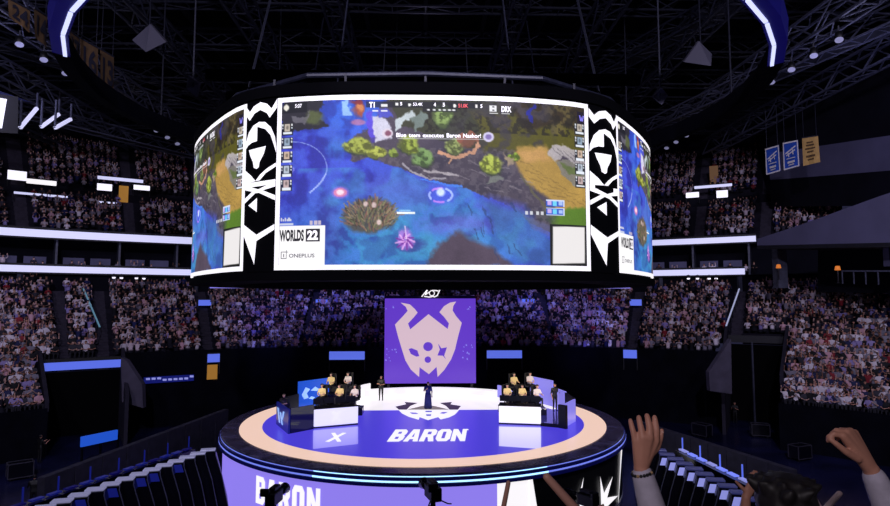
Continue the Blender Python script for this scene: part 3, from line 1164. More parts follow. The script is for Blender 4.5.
def paint():
    W, H = 612, 330
    X0, X1, Y0, Y1 = 281., 586., 101.5, 265.5
    px = X0 + (np.arange(W) + .5) / W * (X1 - X0)
    py = Y0 + (np.arange(H) + .5) / H * (Y1 - Y0)
    X, Y = np.meshgrid(px, py)
    n1, n2, n3 = vnoise(H, W, 60), vnoise(H, W, 22), vnoise(H, W, 7)
    nz = .5 * n1 + .33 * n2 + .17 * n3
    Xw, Yw = X + (n2 - .5) * 9 + (n3 - .5) * 3, Y + (n1 - .5) * 8 + (n3 - .5) * 4
    img = np.zeros((H, W, 3))
    img[:] = (54, 66, 196)

    def mix(mask, c, a=1.0):
        mk = np.clip(mask * a, 0, 1)[..., None]
        img[:] = img * (1 - mk) + np.array(c, float) * mk

    def soft(v, e):
        return np.clip(v / e + .5, 0, 1)

    def poly(pts, warp=True, e=1.0):
        xx, yy = (Xw, Yw) if warp else (X, Y)
        inside = np.zeros(X.shape, bool)
        n = len(pts)
        dist = np.full(X.shape, 1e9)
        for i in range(n):
            ax, ay = pts[i]
            bx, by = pts[(i + 1) % n]
            c = ((ay > yy) != (by > yy)) & (xx < (bx - ax) * (yy - ay) / ((by - ay) if by != ay else 1e-9) + ax)
            inside ^= c
            t = np.clip(((xx - ax) * (bx - ax) + (yy - ay) * (by - ay)) / max(1e-9, (bx - ax) ** 2 + (by - ay) ** 2), 0, 1)
            dist = np.minimum(dist, np.hypot(xx - ax - t * (bx - ax), yy - ay - t * (by - ay)))
        return soft(np.where(inside, dist, -dist), e)

    def ell(cx, cy, rx, ry, e=.3, warp=True):
        xx, yy = (Xw, Yw) if warp else (X, Y)
        return soft(1 - np.hypot((xx - cx) / rx, (yy - cy) / ry), e)

    def stroke(pts, w, warp=False):
        xx, yy = (Xw, Yw) if warp else (X, Y)
        d = np.full(X.shape, 1e9)
        for (ax, ay), (bx, by) in zip(pts[:-1], pts[1:]):
            t = np.clip(((xx - ax) * (bx - ax) + (yy - ay) * (by - ay)) / max(1e-9, (bx - ax) ** 2 + (by - ay) ** 2), 0, 1)
            d = np.minimum(d, np.hypot(xx - ax - t * (bx - ax), yy - ay - t * (by - ay)))
        return soft(w / 2 - d, .6)

    def rect(x0, y0, x1, y1, c, a=1.0):
        mix(((X >= x0) & (X <= x1) & (Y >= y0) & (Y <= y1)).astype(float), c, a)
    # water
    mix(ell(345, 118, 60, 22, 1.2), (52, 104, 220), .8)
    mix(ell(352, 240, 55, 40, 1.0), (48, 116, 190), .9)
    mix(ell(420, 238, 70, 44, .8), (58, 130, 192), .95)
    mix(ell(330, 196, 30, 16, 1.2), (64, 112, 214), .6)
    mix(ell(392, 190, 32, 14, 1.2), (66, 70, 168), .7)
    mix(ell(300, 165, 38, 40, .9), (58, 62, 186), .8)
    mix(ell(338, 150, 12, 10, 1.2), (58, 130, 200), .6)
    mix(ell(330, 230, 14, 34, 1.0), (72, 72, 172), .5)
    mix(soft(n2 - .56, .14), (84, 120, 226), .35)
    mix(soft(.42 - n2, .14), (40, 40, 140), .45)
    mix(soft(n1 - .58, .1) * (Y > 170), (70, 150, 190), .4)
    mix(ell(455, 226, 34, 9, 1.0), (112, 96, 208), .5)
    mix(ell(400, 200, 40, 16, 1.0), (84, 92, 200), .4)
    mix(ell(430, 250, 40, 12, 1.0), (70, 150, 190), .5)
    # land
    land = poly([(352, 165), (348, 145), (372, 130), (384, 100), (590, 95), (590, 270), (560, 262), (548, 232), (522, 222), (500, 202), (468, 193), (436, 184), (402, 172), (372, 160)])
    mix(land, (78, 70, 84))
    mix(poly([(384, 98), (590, 98), (590, 130), (500, 142), (470, 150), (430, 140), (400, 128)]), (60, 62, 42))
    mix(poly([(468, 112), (590, 118), (590, 152), (540, 148), (505, 152), (480, 152)], e=6), (88, 84, 18))
    mix(poly([(500, 100), (590, 98), (590, 126), (560, 122), (520, 128)], e=4), (54, 44, 22))
    mix(soft(n2 - .54, .1) * (Y < 132) * (X > 490), (104, 92, 52), .7)
    mix(soft(n3 - .53, .12) * (Y < 134) * (X > 420), (30, 27, 14), .7)
    # purple-dark forest strip at the very left top
    mix(poly([(281, 100), (322, 100), (318, 120), (330, 128), (306, 130), (281, 132)]), (44, 42, 50))
    mix(ell(312, 119, 9, 6, .5), (98, 108, 62), .8)
    mix(poly([(290, 116), (300, 119), (309, 113), (303, 125), (294, 122)]), (120, 116, 128), .7)
    # tan path
    path = poly([(505, 158), (512, 148), (540, 144), (556, 160), (590, 186), (590, 222), (560, 214), (542, 196), (522, 184)], e=6)
    mix(poly([(505, 158), (512, 148), (540, 144), (556, 160), (590, 186), (590, 222), (560, 214), (542, 196), (522, 184)], e=4), (172, 138, 68))
    mix(poly([(512, 152), (540, 148), (548, 158), (520, 164)], e=5), (196, 150, 92), .8)
    for k in range(16):
        x, y = 515 + k * 4.2, 162 + k * 2.4
        mix(stroke([(x, y + (k % 3) * 6), (x + 14, y + 5 + (k % 3) * 6)], .9, True), (120, 96, 50), .55)
    mix(poly([(548, 214), (590, 204), (590, 228), (548, 226)], e=3), (84, 118, 34))
    mix(poly([(542, 206), (560, 212), (552, 222), (536, 220)], e=4), (60, 96, 44), .6)
    # slate ground detail
    mix(soft(n2 - .5, .14) * land * (1 - path) * soft(X - 430 + Y - 150, 30) * soft(548 - X, 16) * (Y < 225), (58, 54, 70), .7)
    mix(soft(n3 - .56, .1) * land * (1 - path) * (Y > 150) * (Y < 225) * soft(548 - X, 16), (112, 104, 112), .4)
    for k in range(14):
        x, y = 398 + rng.random() * 130, 160 + rng.random() * 32
        mix(stroke([(x, y), (x + 10 + rng.random() * 10, y + 4 + rng.random() * 4)], 1.1, True), (132, 124, 134), .7)
    mix(stroke([(400, 166), (410, 172), (424, 180), (442, 181)], 2.2, True), (166, 160, 172), .9)
    mix(stroke([(422, 172), (440, 174), (452, 178)], 2.6, True), (176, 168, 176), .9)
    mix(stroke([(514, 176), (526, 190), (540, 208), (548, 216)], 2.6, True), (96, 92, 74), .9)
    # bushes
    for cx, cy, rx, ry, c in ((358, 149, 13, 8, (140, 148, 58)), (376, 155, 8, 5, (158, 164, 66)), (408, 147, 11, 8, (132, 146, 52)), (391, 156, 5, 4, (120, 138, 52)),
                              (421, 159, 10, 8, (104, 134, 76)), (488, 164, 11, 9, (154, 166, 62)), (441, 118, 9, 11, (112, 134, 70)), (452, 148, 8, 6, (128, 140, 80)),
                              (508, 158, 5, 4, (124, 150, 42)), (380, 252, 0.1, .1, (0, 0, 0))):
        mix(ell(cx, cy + ry * .45, rx * 1.05, ry * .8, .3), (48, 58, 40), .8)
        mix(ell(cx, cy, rx, ry, .35), c)
        mix(ell(cx, cy, rx, ry, .35) * soft(n3 - .55, .1), tuple(min(255, v * 1.12 + 26) for v in c), .6)
        mix(ell(cx, cy, rx, ry, .35) * soft(.46 - n3, .1), tuple(v * .55 for v in c), .75)
    # pale crystal slabs
    for pts, c in (([(372, 120), (382, 118), (390, 128), (388, 142), (374, 146)], (206, 204, 226)), ([(394, 124), (409, 113), (411, 119), (402, 130), (394, 136)], (196, 206, 214)),
                   ([(408, 122), (418, 113), (427, 118), (422, 128), (410, 134)], (118, 132, 128)), ([(367, 116), (374, 112), (374, 144), (368, 146)], (92, 74, 214)),
                   ([(376, 110), (386, 110), (392, 120), (378, 120)], (80, 84, 200)), ([(343, 104), (350, 103), (352, 118), (344, 118)], (150, 190, 240)),
                   ([(548, 144), (562, 141), (590, 150), (590, 166), (570, 160), (560, 152), (552, 160), (545, 152)], (178, 170, 174)),
                   ([(552, 160), (562, 156), (588, 166), (588, 176), (574, 186), (562, 176)], (128, 124, 116)), ([(556, 160), (574, 164), (580, 174), (566, 172)], (98, 112, 62)),
                   ([(484, 176), (492, 174), (500, 178), (484, 184)], (120, 124, 120)), ([(500, 152), (508, 160), (506, 168)], (160, 140, 120))):
        mix(poly(pts, True, 1.2), c, .95)
    mix(poly([(368, 141), (376, 139), (372, 149)], False), (70, 60, 120), .6)
    for k in range(6):
        x = 550 + k * 6
        mix(stroke([(x, 146 + k), (x + 9, 154 + k * 1.6)], .8, True), (106, 100, 106), .8)
    mix(stroke([(438, 154), (452, 157), (462, 154), (470, 152), (475, 146)], 3.4, True), (202, 150, 122))
    mix(stroke([(456, 142), (466, 136), (474, 142)], 4, True), (150, 92, 72), .9)
    mix(ell(464, 143, 8, 5, .5), (144, 84, 66), .7)
    mix(stroke([(446, 165), (450, 158), (456, 160)], 1.4), (196, 150, 120))
    # shore line
    mix(stroke([(420, 182), (440, 186), (458, 189)], 2.0, True), (70, 130, 240), .9)
    mix(poly([(486, 196), (520, 206), (530, 220), (500, 222), (470, 210)], e=8), (72, 78, 190), .7)
    mix(poly([(420, 268), (446, 238), (456, 234), (480, 246), (502, 262), (506, 268)], e=5), (82, 70, 86))
    mix(poly([(478, 200), (520, 214), (548, 240), (548, 268), (512, 262), (490, 236)], e=8), (64, 122, 164), .55)
    for k in range(12):
        x, y = 460 + rng.random() * 78, 202 + rng.random() * 50
        mix(stroke([(x, y), (x + 5, y + 8 + rng.random() * 6)], 1.3, True), (44, 62, 104), .6)
    mix(poly([(520, 218), (548, 226), (548, 236), (528, 228)], e=3), (92, 96, 140), .6)
    # nest
    mix(ell(371, 217, 25, 17, .25), (84, 78, 68), .9)
    for k in range(230):
        a = rng.random() * 2 * PI
        r0, r1 = rng.random() * .7, .75 + rng.random() * .45
        c = [(120, 108, 84), (70, 60, 50), (150, 134, 104), (104, 112, 74), (138, 96, 86)][k % 5]
        bx, by = 371 + 25 * r0 ** .5 * 1.15 * math.cos(a), 217 + 16 * r0 ** .5 * 1.1 * math.sin(a)
        an = -PI / 2 + (bx - 371) / 24 + rng.uniform(-.7, .7)
        ln = rng.uniform(4, 10)
        mix(stroke([(bx, by + 2), (bx + ln * math.cos(an), by + 2 + ln * math.sin(an))], .9), c, .9)
    for x, y in ((366, 206), (374, 207), (379, 224)):
        mix(ell(x, y, 2.2, 2.6, .5, False), (226, 200, 200), .9)
    rect(396, 214, 413, 215.6, (232, 240, 240))
    rect(398, 211.5, 409, 212.6, (150, 200, 230), .7)
    # thin circle in the water
    arc = [(292 + 0, 142)] + [(290 + 38 * math.cos(t), 170 - 28 * math.sin(t)) for t in np.linspace(1.3, -1.0, 30)]
    mix(stroke(arc, .8), (150, 170, 240), .8)
    mix(stroke([(327, 176), (322, 184), (312, 194)], 1.3), (190, 206, 250), .7)
    mix(stroke([(290, 164), (295, 170), (291, 177)], 1.0), (150, 150, 240), .7)
    # glows
    mix(ell(341.5, 194.5, 8.5, 6, .3, False), (150, 110, 220), .7)
    mix(ell(341.5, 194.5, 6.4, 4.4, .2, False), (222, 130, 170), .9)
    mix(ell(341.5, 194.2, 3.6, 2.6, .5, False), (250, 226, 236), .9)
    mix(ell(438, 197, 15, 10, .5), (70, 84, 214), .8)
    for k in range(5):
        t0 = k * 1.3
        mix(stroke([(438 + 11 * math.cos(t0 + q), 197 + 7 * math.sin(t0 + q)) for q in np.linspace(0, .9, 6)], 2.0), ((170, 190, 255), (190, 130, 240))[k % 2], .9)
    mix(ell(438, 194, 4, 4, .6, False), (214, 230, 255), .9)
    mix(ell(408, 246, 15, 6, .6), (56, 60, 140), .7)
    mix(ell(404, 240, 8, 9, .5), (176, 120, 220), .85)
    for k in range(12):
        a = k * .55
        mix(stroke([(404 + 2 * math.cos(a), 241 + 2 * math.sin(a)), (404 + 9 * math.cos(a + .8), 243 + 8 * math.sin(a + .8))], 1.6), ((230, 170, 240), (120, 50, 160))[k % 2], .9)
    mix(stroke([(404, 228), (405, 240)], 1.2), (240, 210, 250), .9)
    mix(ell(358, 112, 5, 8, .5), (178, 84, 52), .9)
    mix(ell(358, 110, 3, 4, .6), (226, 150, 90), .8)
    mix(ell(358, 124.5, 7, 3, .4, False), (206, 120, 150), .7)
    mix(ell(356, 104, 5, 3, .4), (150, 44, 40), .8)
    mix(stroke([(526, 120), (529, 105)], 3.5, True), (34, 40, 150), .9)
    # grain
    img[:] = img * (.80 + .36 * nz[..., None] + .10 * (rng.random((H, W, 1)) - .5))
    # head-up display panels
    rect(365, 103, 478, 109.5, (16, 18, 26), .65)
    rect(420, 109, 454, 113.2, (12, 14, 20), .6)
    for x in (426, 431.5, 437, 441.5, 446.5, 450.5):
        mix(ell(x, 111.4, 1.4, 1.1, .5, False), (232, 232, 236))
    rect(281, 102, 307, 113, (12, 14, 18), .6)
    mix(ell(285.5, 107, 2.6, 3.2, .3, False), (230, 226, 214))
    rect(577, 106, 586, 119, (16, 10, 36), .75)
    rect(371.5, 112.3, 377, 113.2, (235, 235, 245)); rect(380, 112.3, 386, 113.2, (235, 235, 245))
    rect(380, 106, 386, 108.5, (228, 228, 232))
    rect(486, 113.4, 494, 114.6, (230, 230, 230)); rect(497.5, 113.6, 506, 114.6, (210, 210, 214))
    rect(486, 106, 493, 111.8, (232, 232, 236)); rect(488.5, 106.4, 490.5, 108.2, (60, 60, 66)); rect(488.5, 110, 490.5, 111.4, (60, 60, 66))
    mix(ell(407.5, 106.5, 1.6, 1.6, .3, False), (240, 240, 240)); mix(ell(451.5, 107, 1.6, 1.6, .3, False), (240, 236, 236))
    rect(394, 104.6, 396.4, 107.4, (236, 236, 236)); rect(471.5, 105.6, 474, 108.4, (232, 228, 228))
    # portrait columns
    for side_ in (0, 1):
        for k in range(5):
            y = (123.5 if side_ == 0 else 118.5) + k * (14.1 if side_ == 0 else 13.8)
            xa, xb = (281, 293) if side_ == 0 else (574, 585.8)
            rect(xa, y, xb, y + 11.6, (22, 24, 32), .85)
            fl = -1 if side_ else 1
            bx = xa + 2.3 if side_ == 0 else xb - 2.3
            c = [(196, 184, 170), (150, 170, 190), (206, 180, 160), (186, 196, 210), (200, 176, 176)][k]
            rect(xa + 2.8, y + .6, xb - 2.8, y + 8.0, c, .95)
            mix(ell((xa + xb) / 2, y + 4, 1.5, 2, .4, False), tuple(v * .55 for v in c), .8)
            rect(xb - 2.2, y + .6, xb - .6, y + 2.4, (226, 226, 230)); rect(xb - 2.2, y + 3.6, xb - .6, y + 5.4, (200, 210, 220))
            rect(xa + .7, y + .6, xa + 2.2, y + 2.4, (220, 224, 230)); rect(xa + .7, y + 3.6, xa + 2.0, y + 5.2, (188, 190, 200))
            rect(xa + 1.6, y + 8.8, xb - .8, y + 11.0, (224, 230, 240))
    # small info boxes
    for y in (199.5, 207.8):
        rect(541.5, y, 561, y + 7, (206, 216, 240)); rect(542.3, y + .7, 560.2, y + 6.3, (54, 92, 196))
        rect(543, y + 1.2, 547, y + 5.4, (196, 170, 230)); rect(549, y + 1.2, 553, y + 5.8, (110, 206, 240)); rect(555, y + 1.4, 559, y + 5.4, (166, 190, 240))
    for x in (520, 525, 531, 536):
        rect(x, 212, x + 3.2, 215, (218, 220, 226), .9)
    for x in (312, 316.5, 320.5):
        rect(x, 222.5, x + 2.8, 225.6, (206, 190, 200), .9)
    for k in range(6):
        rect(282 + k * 2.0, 218.6 + (k % 2), 283.3 + k * 2, 222, (214, 214, 222), .9)
    rect(281, 223.6, 295, 226, (214, 218, 230), .85)
    # caption strip with round portrait
    rect(396, 140.4, 482, 141.3, (206, 206, 210), .8)
    mix(ell(386.5, 135.5, 5.2, 4.8, .2, False), (222, 210, 226)); mix(ell(387, 135.5, 3.0, 2.8, .4, False), (120, 60, 84), .85)
    mix(ell(484.5, 138, 5.4, 5.0, .2, False), (206, 200, 232)); mix(ell(484.5, 138, 3.2, 2.6, .4, False), (110, 90, 160), .8)
    # lower left sponsor card, lower right card (blank)
    rect(281, 226.5, 327.5, 266, (246, 244, 246))
    rect(545, 223.8, 586, 266, (20, 22, 16))
    mix(poly([(548.5, 226.5), (584, 225.5), (583.5, 262.5), (548, 263.5)], False, .8), (228, 224, 224))
    return np.clip(img, 0, 255), (X0, X1, Y0, Y1)


IMG, IB = paint()


def tolin(a):
    a = a / 255.0
    return np.where(a <= .04045, a / 12.92, ((a + .055) / 1.055) ** 2.4)


def pixel_mesh(name, fn, nu, nv, img):
    """grid of LED pixels, fn(u,v) with u,v 0..1 (v down)"""
    H, W = img.shape[:2]
    us, vs_ = np.linspace(0, 1, nu), np.linspace(0, 1, nv)
    verts = np.array([fn(u, v) for v in vs_ for u in us])
    iu = np.clip((us * W - .5).round().astype(int), 0, W - 1)
    iv = np.clip((vs_ * H - .5).round().astype(int), 0, H - 1)
    cols = tolin(img[iv][:, iu]).reshape(-1, 3)
    j, i = np.mgrid[0:nv - 1, 0:nu - 1]
    a = (j * nu + i).ravel()
    quads = np.stack([a, a + nu, a + nu + 1, a + 1], 1)
    me = bpy.data.meshes.new(name)
    me.vertices.add(len(verts))
    me.vertices.foreach_set('co', verts.astype(np.float32).ravel())
    me.loops.add(quads.size)
    me.loops.foreach_set('vertex_index', quads.astype(np.int32).ravel())
    me.polygons.add(len(quads))
    me.polygons.foreach_set('loop_start', np.arange(0, quads.size, 4, dtype=np.int32))
    me.polygons.foreach_set('loop_total', np.full(len(quads), 4, np.int32))
    me.update(calc_edges=True)
    at = me.attributes.new('pix', 'FLOAT_COLOR', 'POINT')
    at.data.foreach_set('color', np.c_[cols, np.ones(len(cols))].astype(np.float32).ravel())
    me.materials.append(M['screen'])
    o = bpy.data.objects.new(name, me)
    COL.objects.link(o)
    return o


BW = .2            # white border width (m)


def screen_panel(s0, s1, nu, nv, nm, lab, texts=True):
    zt, zb = Z_T - BW, Z_B + BW
    a, b = s0 + BW, s1 - BW
    ss_ = np.linspace(a, b, nu)
    P = [prof(s, .03) for s in ss_]

    def fn(u, v):
        x, y = P[int(round(u * (nu - 1)))]
        return (x, y, zt + (zb - zt) * v - Z_B)
    o = pixel_mesh(nm, fn, nu, nv, IMG)
    o.parent = SB
    o['label'] = lab
    mb = MB()
    strip(mb, s0, s1, Z_T - BW, Z_T, .05, M['white_led'])
    strip(mb, s0, s1, Z_B, Z_B + BW, .05, M['white_led'])
    strip(mb, s0, s0 + BW, Z_B, Z_T, .05, M['white_led'], 2)
    strip(mb, s1 - BW, s1, Z_B, Z_T, .05, M['white_led'], 2)
    f = sbpart(mb, 'screen_border', o)
    X0, X1, Y0, Y1 = IB

    def tf(x, y):       # text in picture coordinates
        s = a + (b - a) * (x - X0) / (X1 - X0)
        return (*prof(s, .07), zt + (zb - zt) * (y - Y0) / (Y1 - Y0))
    mb = MB()
    add_text(mb, 'WORLDS', tf, 281.6, 242.2, 306.6, 230.6, M['ink'], .045)
    mb.poly([(308.5, 230), (322.5, 230), (322.5, 242.6), (308.5, 242.6)], lambda x, y: tf(x, y), M['ink'])
    sbpart(mb, 'title_lettering', o)
    mb = MB()

    def tf2(x, y):
        s = a + (b - a) * (x - X0) / (X1 - X0)
        return (*prof(s, .1), zt + (zb - zt) * (y - Y0) / (Y1 - Y0))
    add_text(mb, '22', tf2, 310.2, 241.2, 320.8, 231.6, M['white_led'], .05)
    sbpart(mb, 'number_lettering', o)
    mb = MB()
    add_text(mb, 'ONEPLUS', tf, 291.8, 258.2, 317.5, 254.4, M['greyink'], .02)
    for (x0, y0, x1, y1) in ((283.5, 252.2, 289, 252.9), (283.5, 258.6, 289.4, 259.3), (283.5, 252.2, 284.2, 259.3), (288.8, 254.6, 289.4, 259.3), (287.6, 252.3, 291, 252.9), (289, 250.8, 289.6, 254.4), (286, 254.4, 286.9, 257.8)):
        mb.poly([(x0, y0), (x1, y0), (x1, y1), (x0, y1)], tf, M['greyink'])
    sbpart(mb, 'sponsor_lettering', o)
    mb = MB()
    for t_, bx, m_, bo_ in (('T1', (368.5, 110, 374, 104.2), 'white_led', .04), ('DRX', (497.3, 112.6, 507, 106.6), 'white_led', .04), ('5:07', (295, 108.2, 302, 104.2), 'white_led', .02),
                            ('5', (398.5, 107.6, 400.6, 104.2), 'white_led', .03), ('53.4K', (411, 107.8, 420.5, 104.6), 'white_led', .02), ('4', (431, 108.4, 433.2, 104.4), 'white_led', .03),
                            ('5', (439.8, 108.4, 442, 104.4), 'white_led', .03), ('51.0K', (455, 109, 464.5, 105.2), 'red_led', .02), ('5', (476.5, 109, 478.6, 105.4), 'white_led', .03),
                            ('Blue', (395, 139.6, 404.6, 135.2), 'white_led', .025), ('team', (407, 139.6, 418, 136), 'white_led', .025), ('executes', (420.5, 139.6, 441, 136), 'white_led', .025),
                            ('Baron', (443.6, 139.6, 457, 135.2), 'white_led', .025), ('Nashor!', (459.6, 139.6, 477, 135.2), 'white_led', .025)):
        mb = MB()
        add_text(mb, t_, tf, *bx, M[m_], bo_)
        sbpart(mb, 'caption_lettering' if len(t_) > 3 and t_.rstrip('!').isalpha() else 'score_lettering', o)
    # W shield glyph top right
    mb = MB()
    mb.poly([(579, 110), (580.5, 110), (581.2, 114), (582, 110.6), (582.8, 114), (583.5, 110), (585, 110), (583.6, 116), (582.2, 116), (582, 114.6), (581.8, 116), (580.4, 116)], tf, M['lav_panel'])
    sbpart(mb, 'corner_glyph', o)
    return o


screen_panel(sM0, sM1, 440, 240, 'main_screen', 'front game screen with white border')
screen_panel(sL1 - LP, sL1, 300, 200, 'side_screen', 'left side game screen curving away')
screen_panel(sR0, sR0 + LP, 300, 200, 'side_screen', 'right side game screen curving away')

# decorated black columns between the screens
cA = lambda x, y: ((x - 355) / 160, (95 + y / 5.33))
cB = lambda x, y: ((x - 288) / 142, (185 + y / 4.6))


def colpoly(mb, pts, s0, s1, conv, m=None, off=.09):
    def fn(u, v):
        return (*prof(s0 + (s1 - s0) * u, off), v)
    P = []
    for p in pts:
        u, yy = conv(*p)
        P.append((min(1.0, max(0.0, u)), Z_T + (Z_B - Z_T) * (yy - 103.) / (270.5 - 103.)))
    mb.poly(P, fn, m or M['white_led'])


for (s0, s1, nm) in ((sL1, sM0, 'left emblem column'), (sM1, sR0, 'right emblem column')):
    mb = MB()
    strip(mb, s0, s1, Z_B - .05, Z_T + .05, .02, M['drum'], 8)
    o = sbpart(mb, 'emblem_column')
    o['label'] = 'black column with white horned pattern, ' + nm.split()[0]
    mb = MB()
    colpoly(mb, [(355, 62), (378, 95), (400, 68), (435, 52), (468, 66), (490, 95), (515, 45), (515, 92), (482, 142), (468, 116), (435, 94), (405, 108), (378, 142), (355, 108)], s0, s1, cA)
    colpoly(mb, [(355, 300), (358, 260), (375, 205), (400, 172), (430, 157), (460, 162), (488, 192), (508, 245), (515, 300), (515, 330), (503, 285), (488, 235), (462, 200), (422, 182), (422, 258), (395, 262), (372, 275)], s0, s1, cA)
    colpoly(mb, [(378, 300), (420, 296), (467, 290), (458, 330), (438, 370), (434, 398), (424, 406), (408, 398), (402, 366), (386, 330)], s0, s1, cA)
    colpoly(mb, [(355, 402), (392, 436), (420, 470), (355, 478)], s0, s1, cA)
    colpoly(mb, [(418, 470), (440, 440), (470, 412), (515, 382), (515, 402), (470, 432), (440, 468)], s0, s1, cA)
    colpoly(mb, [(355, 475), (515, 468), (515, 492), (355, 500)], s0, s1, cA)
    colpoly(mb, [(288, 12), (312, 12), (358, 30), (408, 8), (430, 8), (430, 22), (378, 36), (430, 62), (430, 84), (362, 46), (345, 46), (288, 92), (288, 70), (330, 38), (288, 26)], s0, s1, cB)
    colpoly(mb, [(313, 99), (354, 68), (354, 132)], s0, s1, cB)
    colpoly(mb, [(288, 182), (355, 234), (430, 190), (430, 214), (356, 262), (348, 366), (288, 226)], s0, s1, cB)
    sbpart(mb, 'pattern', o)

# ------------------------------------------------------------------ polygonal light ring
RR, RZ, RN = 19.35, 18.6, 44
ring = empty('light_ring', (0, 0, RZ))
tag(ring, 'large dark faceted ring with blue light bars hanging round the scoreboard', 'light ring')
mbb, mbl = MB(), MB()
segs = []
for i in range(RN):
    a0, a1 = 2 * PI * i / RN, 2 * PI * (i + 1) / RN
    am = (a0 + a1) / 2
    y = RR * math.sin(am)
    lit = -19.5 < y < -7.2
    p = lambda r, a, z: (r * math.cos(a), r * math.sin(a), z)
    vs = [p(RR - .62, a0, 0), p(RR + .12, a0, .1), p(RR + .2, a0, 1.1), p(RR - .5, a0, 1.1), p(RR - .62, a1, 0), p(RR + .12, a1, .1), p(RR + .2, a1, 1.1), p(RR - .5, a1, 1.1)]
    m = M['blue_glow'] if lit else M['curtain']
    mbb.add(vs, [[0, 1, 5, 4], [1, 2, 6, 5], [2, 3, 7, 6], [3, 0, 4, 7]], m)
    if lit:
        e = (a1 - a0) * .04
        mm = MB()
        vs = [p(RR - .5, a0 + e, -.06), p(RR - .34, a0 + e, -.05), p(RR - .34, a1 - e, -.05), p(RR - .5, a1 - e, -.06),
              p(RR - .5, a0 + e, .02), p(RR - .34, a0 + e, .02), p(RR - .34, a1 - e, .02), p(RR - .5, a1 - e, .02)]
        mm.add(vs, [[0, 1, 2, 3], [0, 1, 5, 4], [2, 3, 7, 6], [1, 2, 6, 5], [3, 0, 4, 7]], mat('ring_light_bar', (160, 170, 255), .4, (200, 205, 255), 1.3) if 'rb' not in M else M['rb'])
        M['rb'] = mm.mats[0]
        segs.append(mm)
    else:
        pass
mbb.obj('ring_truss', ring)
for mm in segs:
    mm.obj('light_bar', ring)
for i in range(0, RN, 4):
    a = 2 * PI * i / RN
    mb = MB()
    mb.beam((RR * math.cos(a), RR * math.sin(a), 1.1), (RR * math.cos(a), RR * math.sin(a), 17.5), M['steel'], .08)
    mb.obj('hanging_cable', ring)

# ------------------------------------------------------------------ retired-number banners at top left, three banners right


def cloth_banner(name, c4, cloth, lab, cat, text=None, tm=None, group=None, marks=False, border=None):
    """c4: four corners TL, TR, BR, BL"""
    P = [Vector(p) for p in c4]
    ctr = sum(P, Vector()) / 4
    n = (P[1] - P[0]).cross(P[3] - P[0]).normalized()
    if n.dot(CAM - ctr) < 0:
        n = -n
    N = 6

    def fn(u, v, off=0.0):
        q = P[0].lerp(P[1], u).lerp(P[3].lerp(P[2], u), v)
        return q + n * (off + .04 * math.sin(u * 9 + v * 2) * v)
    mb = MB()
    g = [[fn(i / N, j / N) for i in range(N + 1)] for j in range(N + 1)]
    mb.add([p for r in g for p in r], [[j * (N + 1) + i, j * (N + 1) + i + 1, (j + 1) * (N + 1) + i + 1, (j + 1) * (N + 1) + i] for i in range(N) for j in range(N)], M[cloth])
    o = mb.obj(name)
    tag(o, lab, cat, group)
    mb = MB()
    mb.beam(P[0], P[1], M['steel'], .09)
    for t in (.1, .9):
        q = P[0].lerp(P[1], t)
        mb.beam(q, q + Vector((0, 0, 3.5)), M['steel'], .03)
    mb.obj('hanging_bar', o)
    if text:
        mb = MB()
        add_text(mb, text, lambda x, y: fn(x, y, .06), .14, .88, .86, .18, M[tm], .03)
        mb.obj('digits', o)
    if border:
        mb = MB()
        for u0, v0, u1, v1 in ((.0, .0, 1, .05), (.0, .95, 1, 1), (.0, .05, .07, .95), (.93, .05, 1, .95)):
            mb.poly([(u0, v0), (u1, v0), (u1, v1), (u0, v1)], lambda x, y: fn(x, y, .05), M[border])
        mb.obj('border', o)
    if marks:
        mb = MB()
        for k, (u0, v0, u1, v1, w) in enumerate(marks):
            d = Vector((u1 - u0, v1 - v0)).normalized()
            q = Vector((-d.y, d.x)) * w / 2
            mb.poly([(u0 + q.x, v0 + q.y), (u1 + q.x, v1 + q.y), (u1 - q.x, v1 - q.y), (u0 - q.x, v0 - q.y)], lambda x, y: fn(x, y, .06), M[tm])
        mb.obj('print', o)
    return o


for i, (c, txt) in enumerate(((((8, -2), (30, 10), (30, 33), (8, 16)), '24'), (((34, 8), (47, 16), (47, 48), (34, 36)), '14'),
                              (((69, 30), (79, 38), (79, 68), (69, 56)), '17'), (((80, 38), (98, 48), (98, 84), (80, 66)), '16'), (((100, 49), (114, 57), (114, 94), (100, 84)), '13'))):
    dd = [29, 30.5, 33, 34, 36][i]
    c4 = [at_d(*q, dd + (0 if k in (0, 3) else 1.2)) for k, q in enumerate(c)]
    cloth_banner('number_banner', c4, 'banner_dark', f'brown gold cloth banner reading {txt} hanging at the top left', 'banner', txt, 'digit', 'number banners by the light ring')
sc = [(.15, .42, .85, .2, .05), (.2, .5, .8, .34, .05), (.3, .34, .36, .56, .06), (.6, .24, .66, .5, .06), (.2, .62, .8, .62, .03), (.25, .76, .75, .76, .08), (.3, .86, .7, .86, .04)]
for (c, cl, lab) in ((((765.5, 149), (779, 145), (780.5, 171), (767, 175)), 'banner_blue', 'left one of two blue banners hanging at the upper right'),
                     (((783, 143), (798, 140), (799.5, 166), (784.5, 170.5)), 'banner_blue', 'blue banner with white edge hanging next to the gold one'),
                     (((802, 138), (818, 135.5), (820, 162), (803.5, 166)), 'gold', 'gold cloth banner hanging right of the two blue ones')):
    c4 = [at_d(*q, 52 - (1.2 if k in (1, 2) else 0)) for k, q in enumerate(c)]
    mk = sc if cl == 'banner_blue' else [(.3, .2, .7, .2, .05), (.25, .3, .75, .3, .06), (.2, .42, .8, .42, .05), (.3, .54, .7, .54, .05), (.22, .7, .78, .7, .07), (.3, .82, .7, .82, .05)]
    cloth_banner('hanging_banner', c4, cl, lab, 'banner', None, 'cream' if cl == 'banner_blue' else 'banner_dark', None, mk, 'cream' if cl == 'banner_blue' else None)

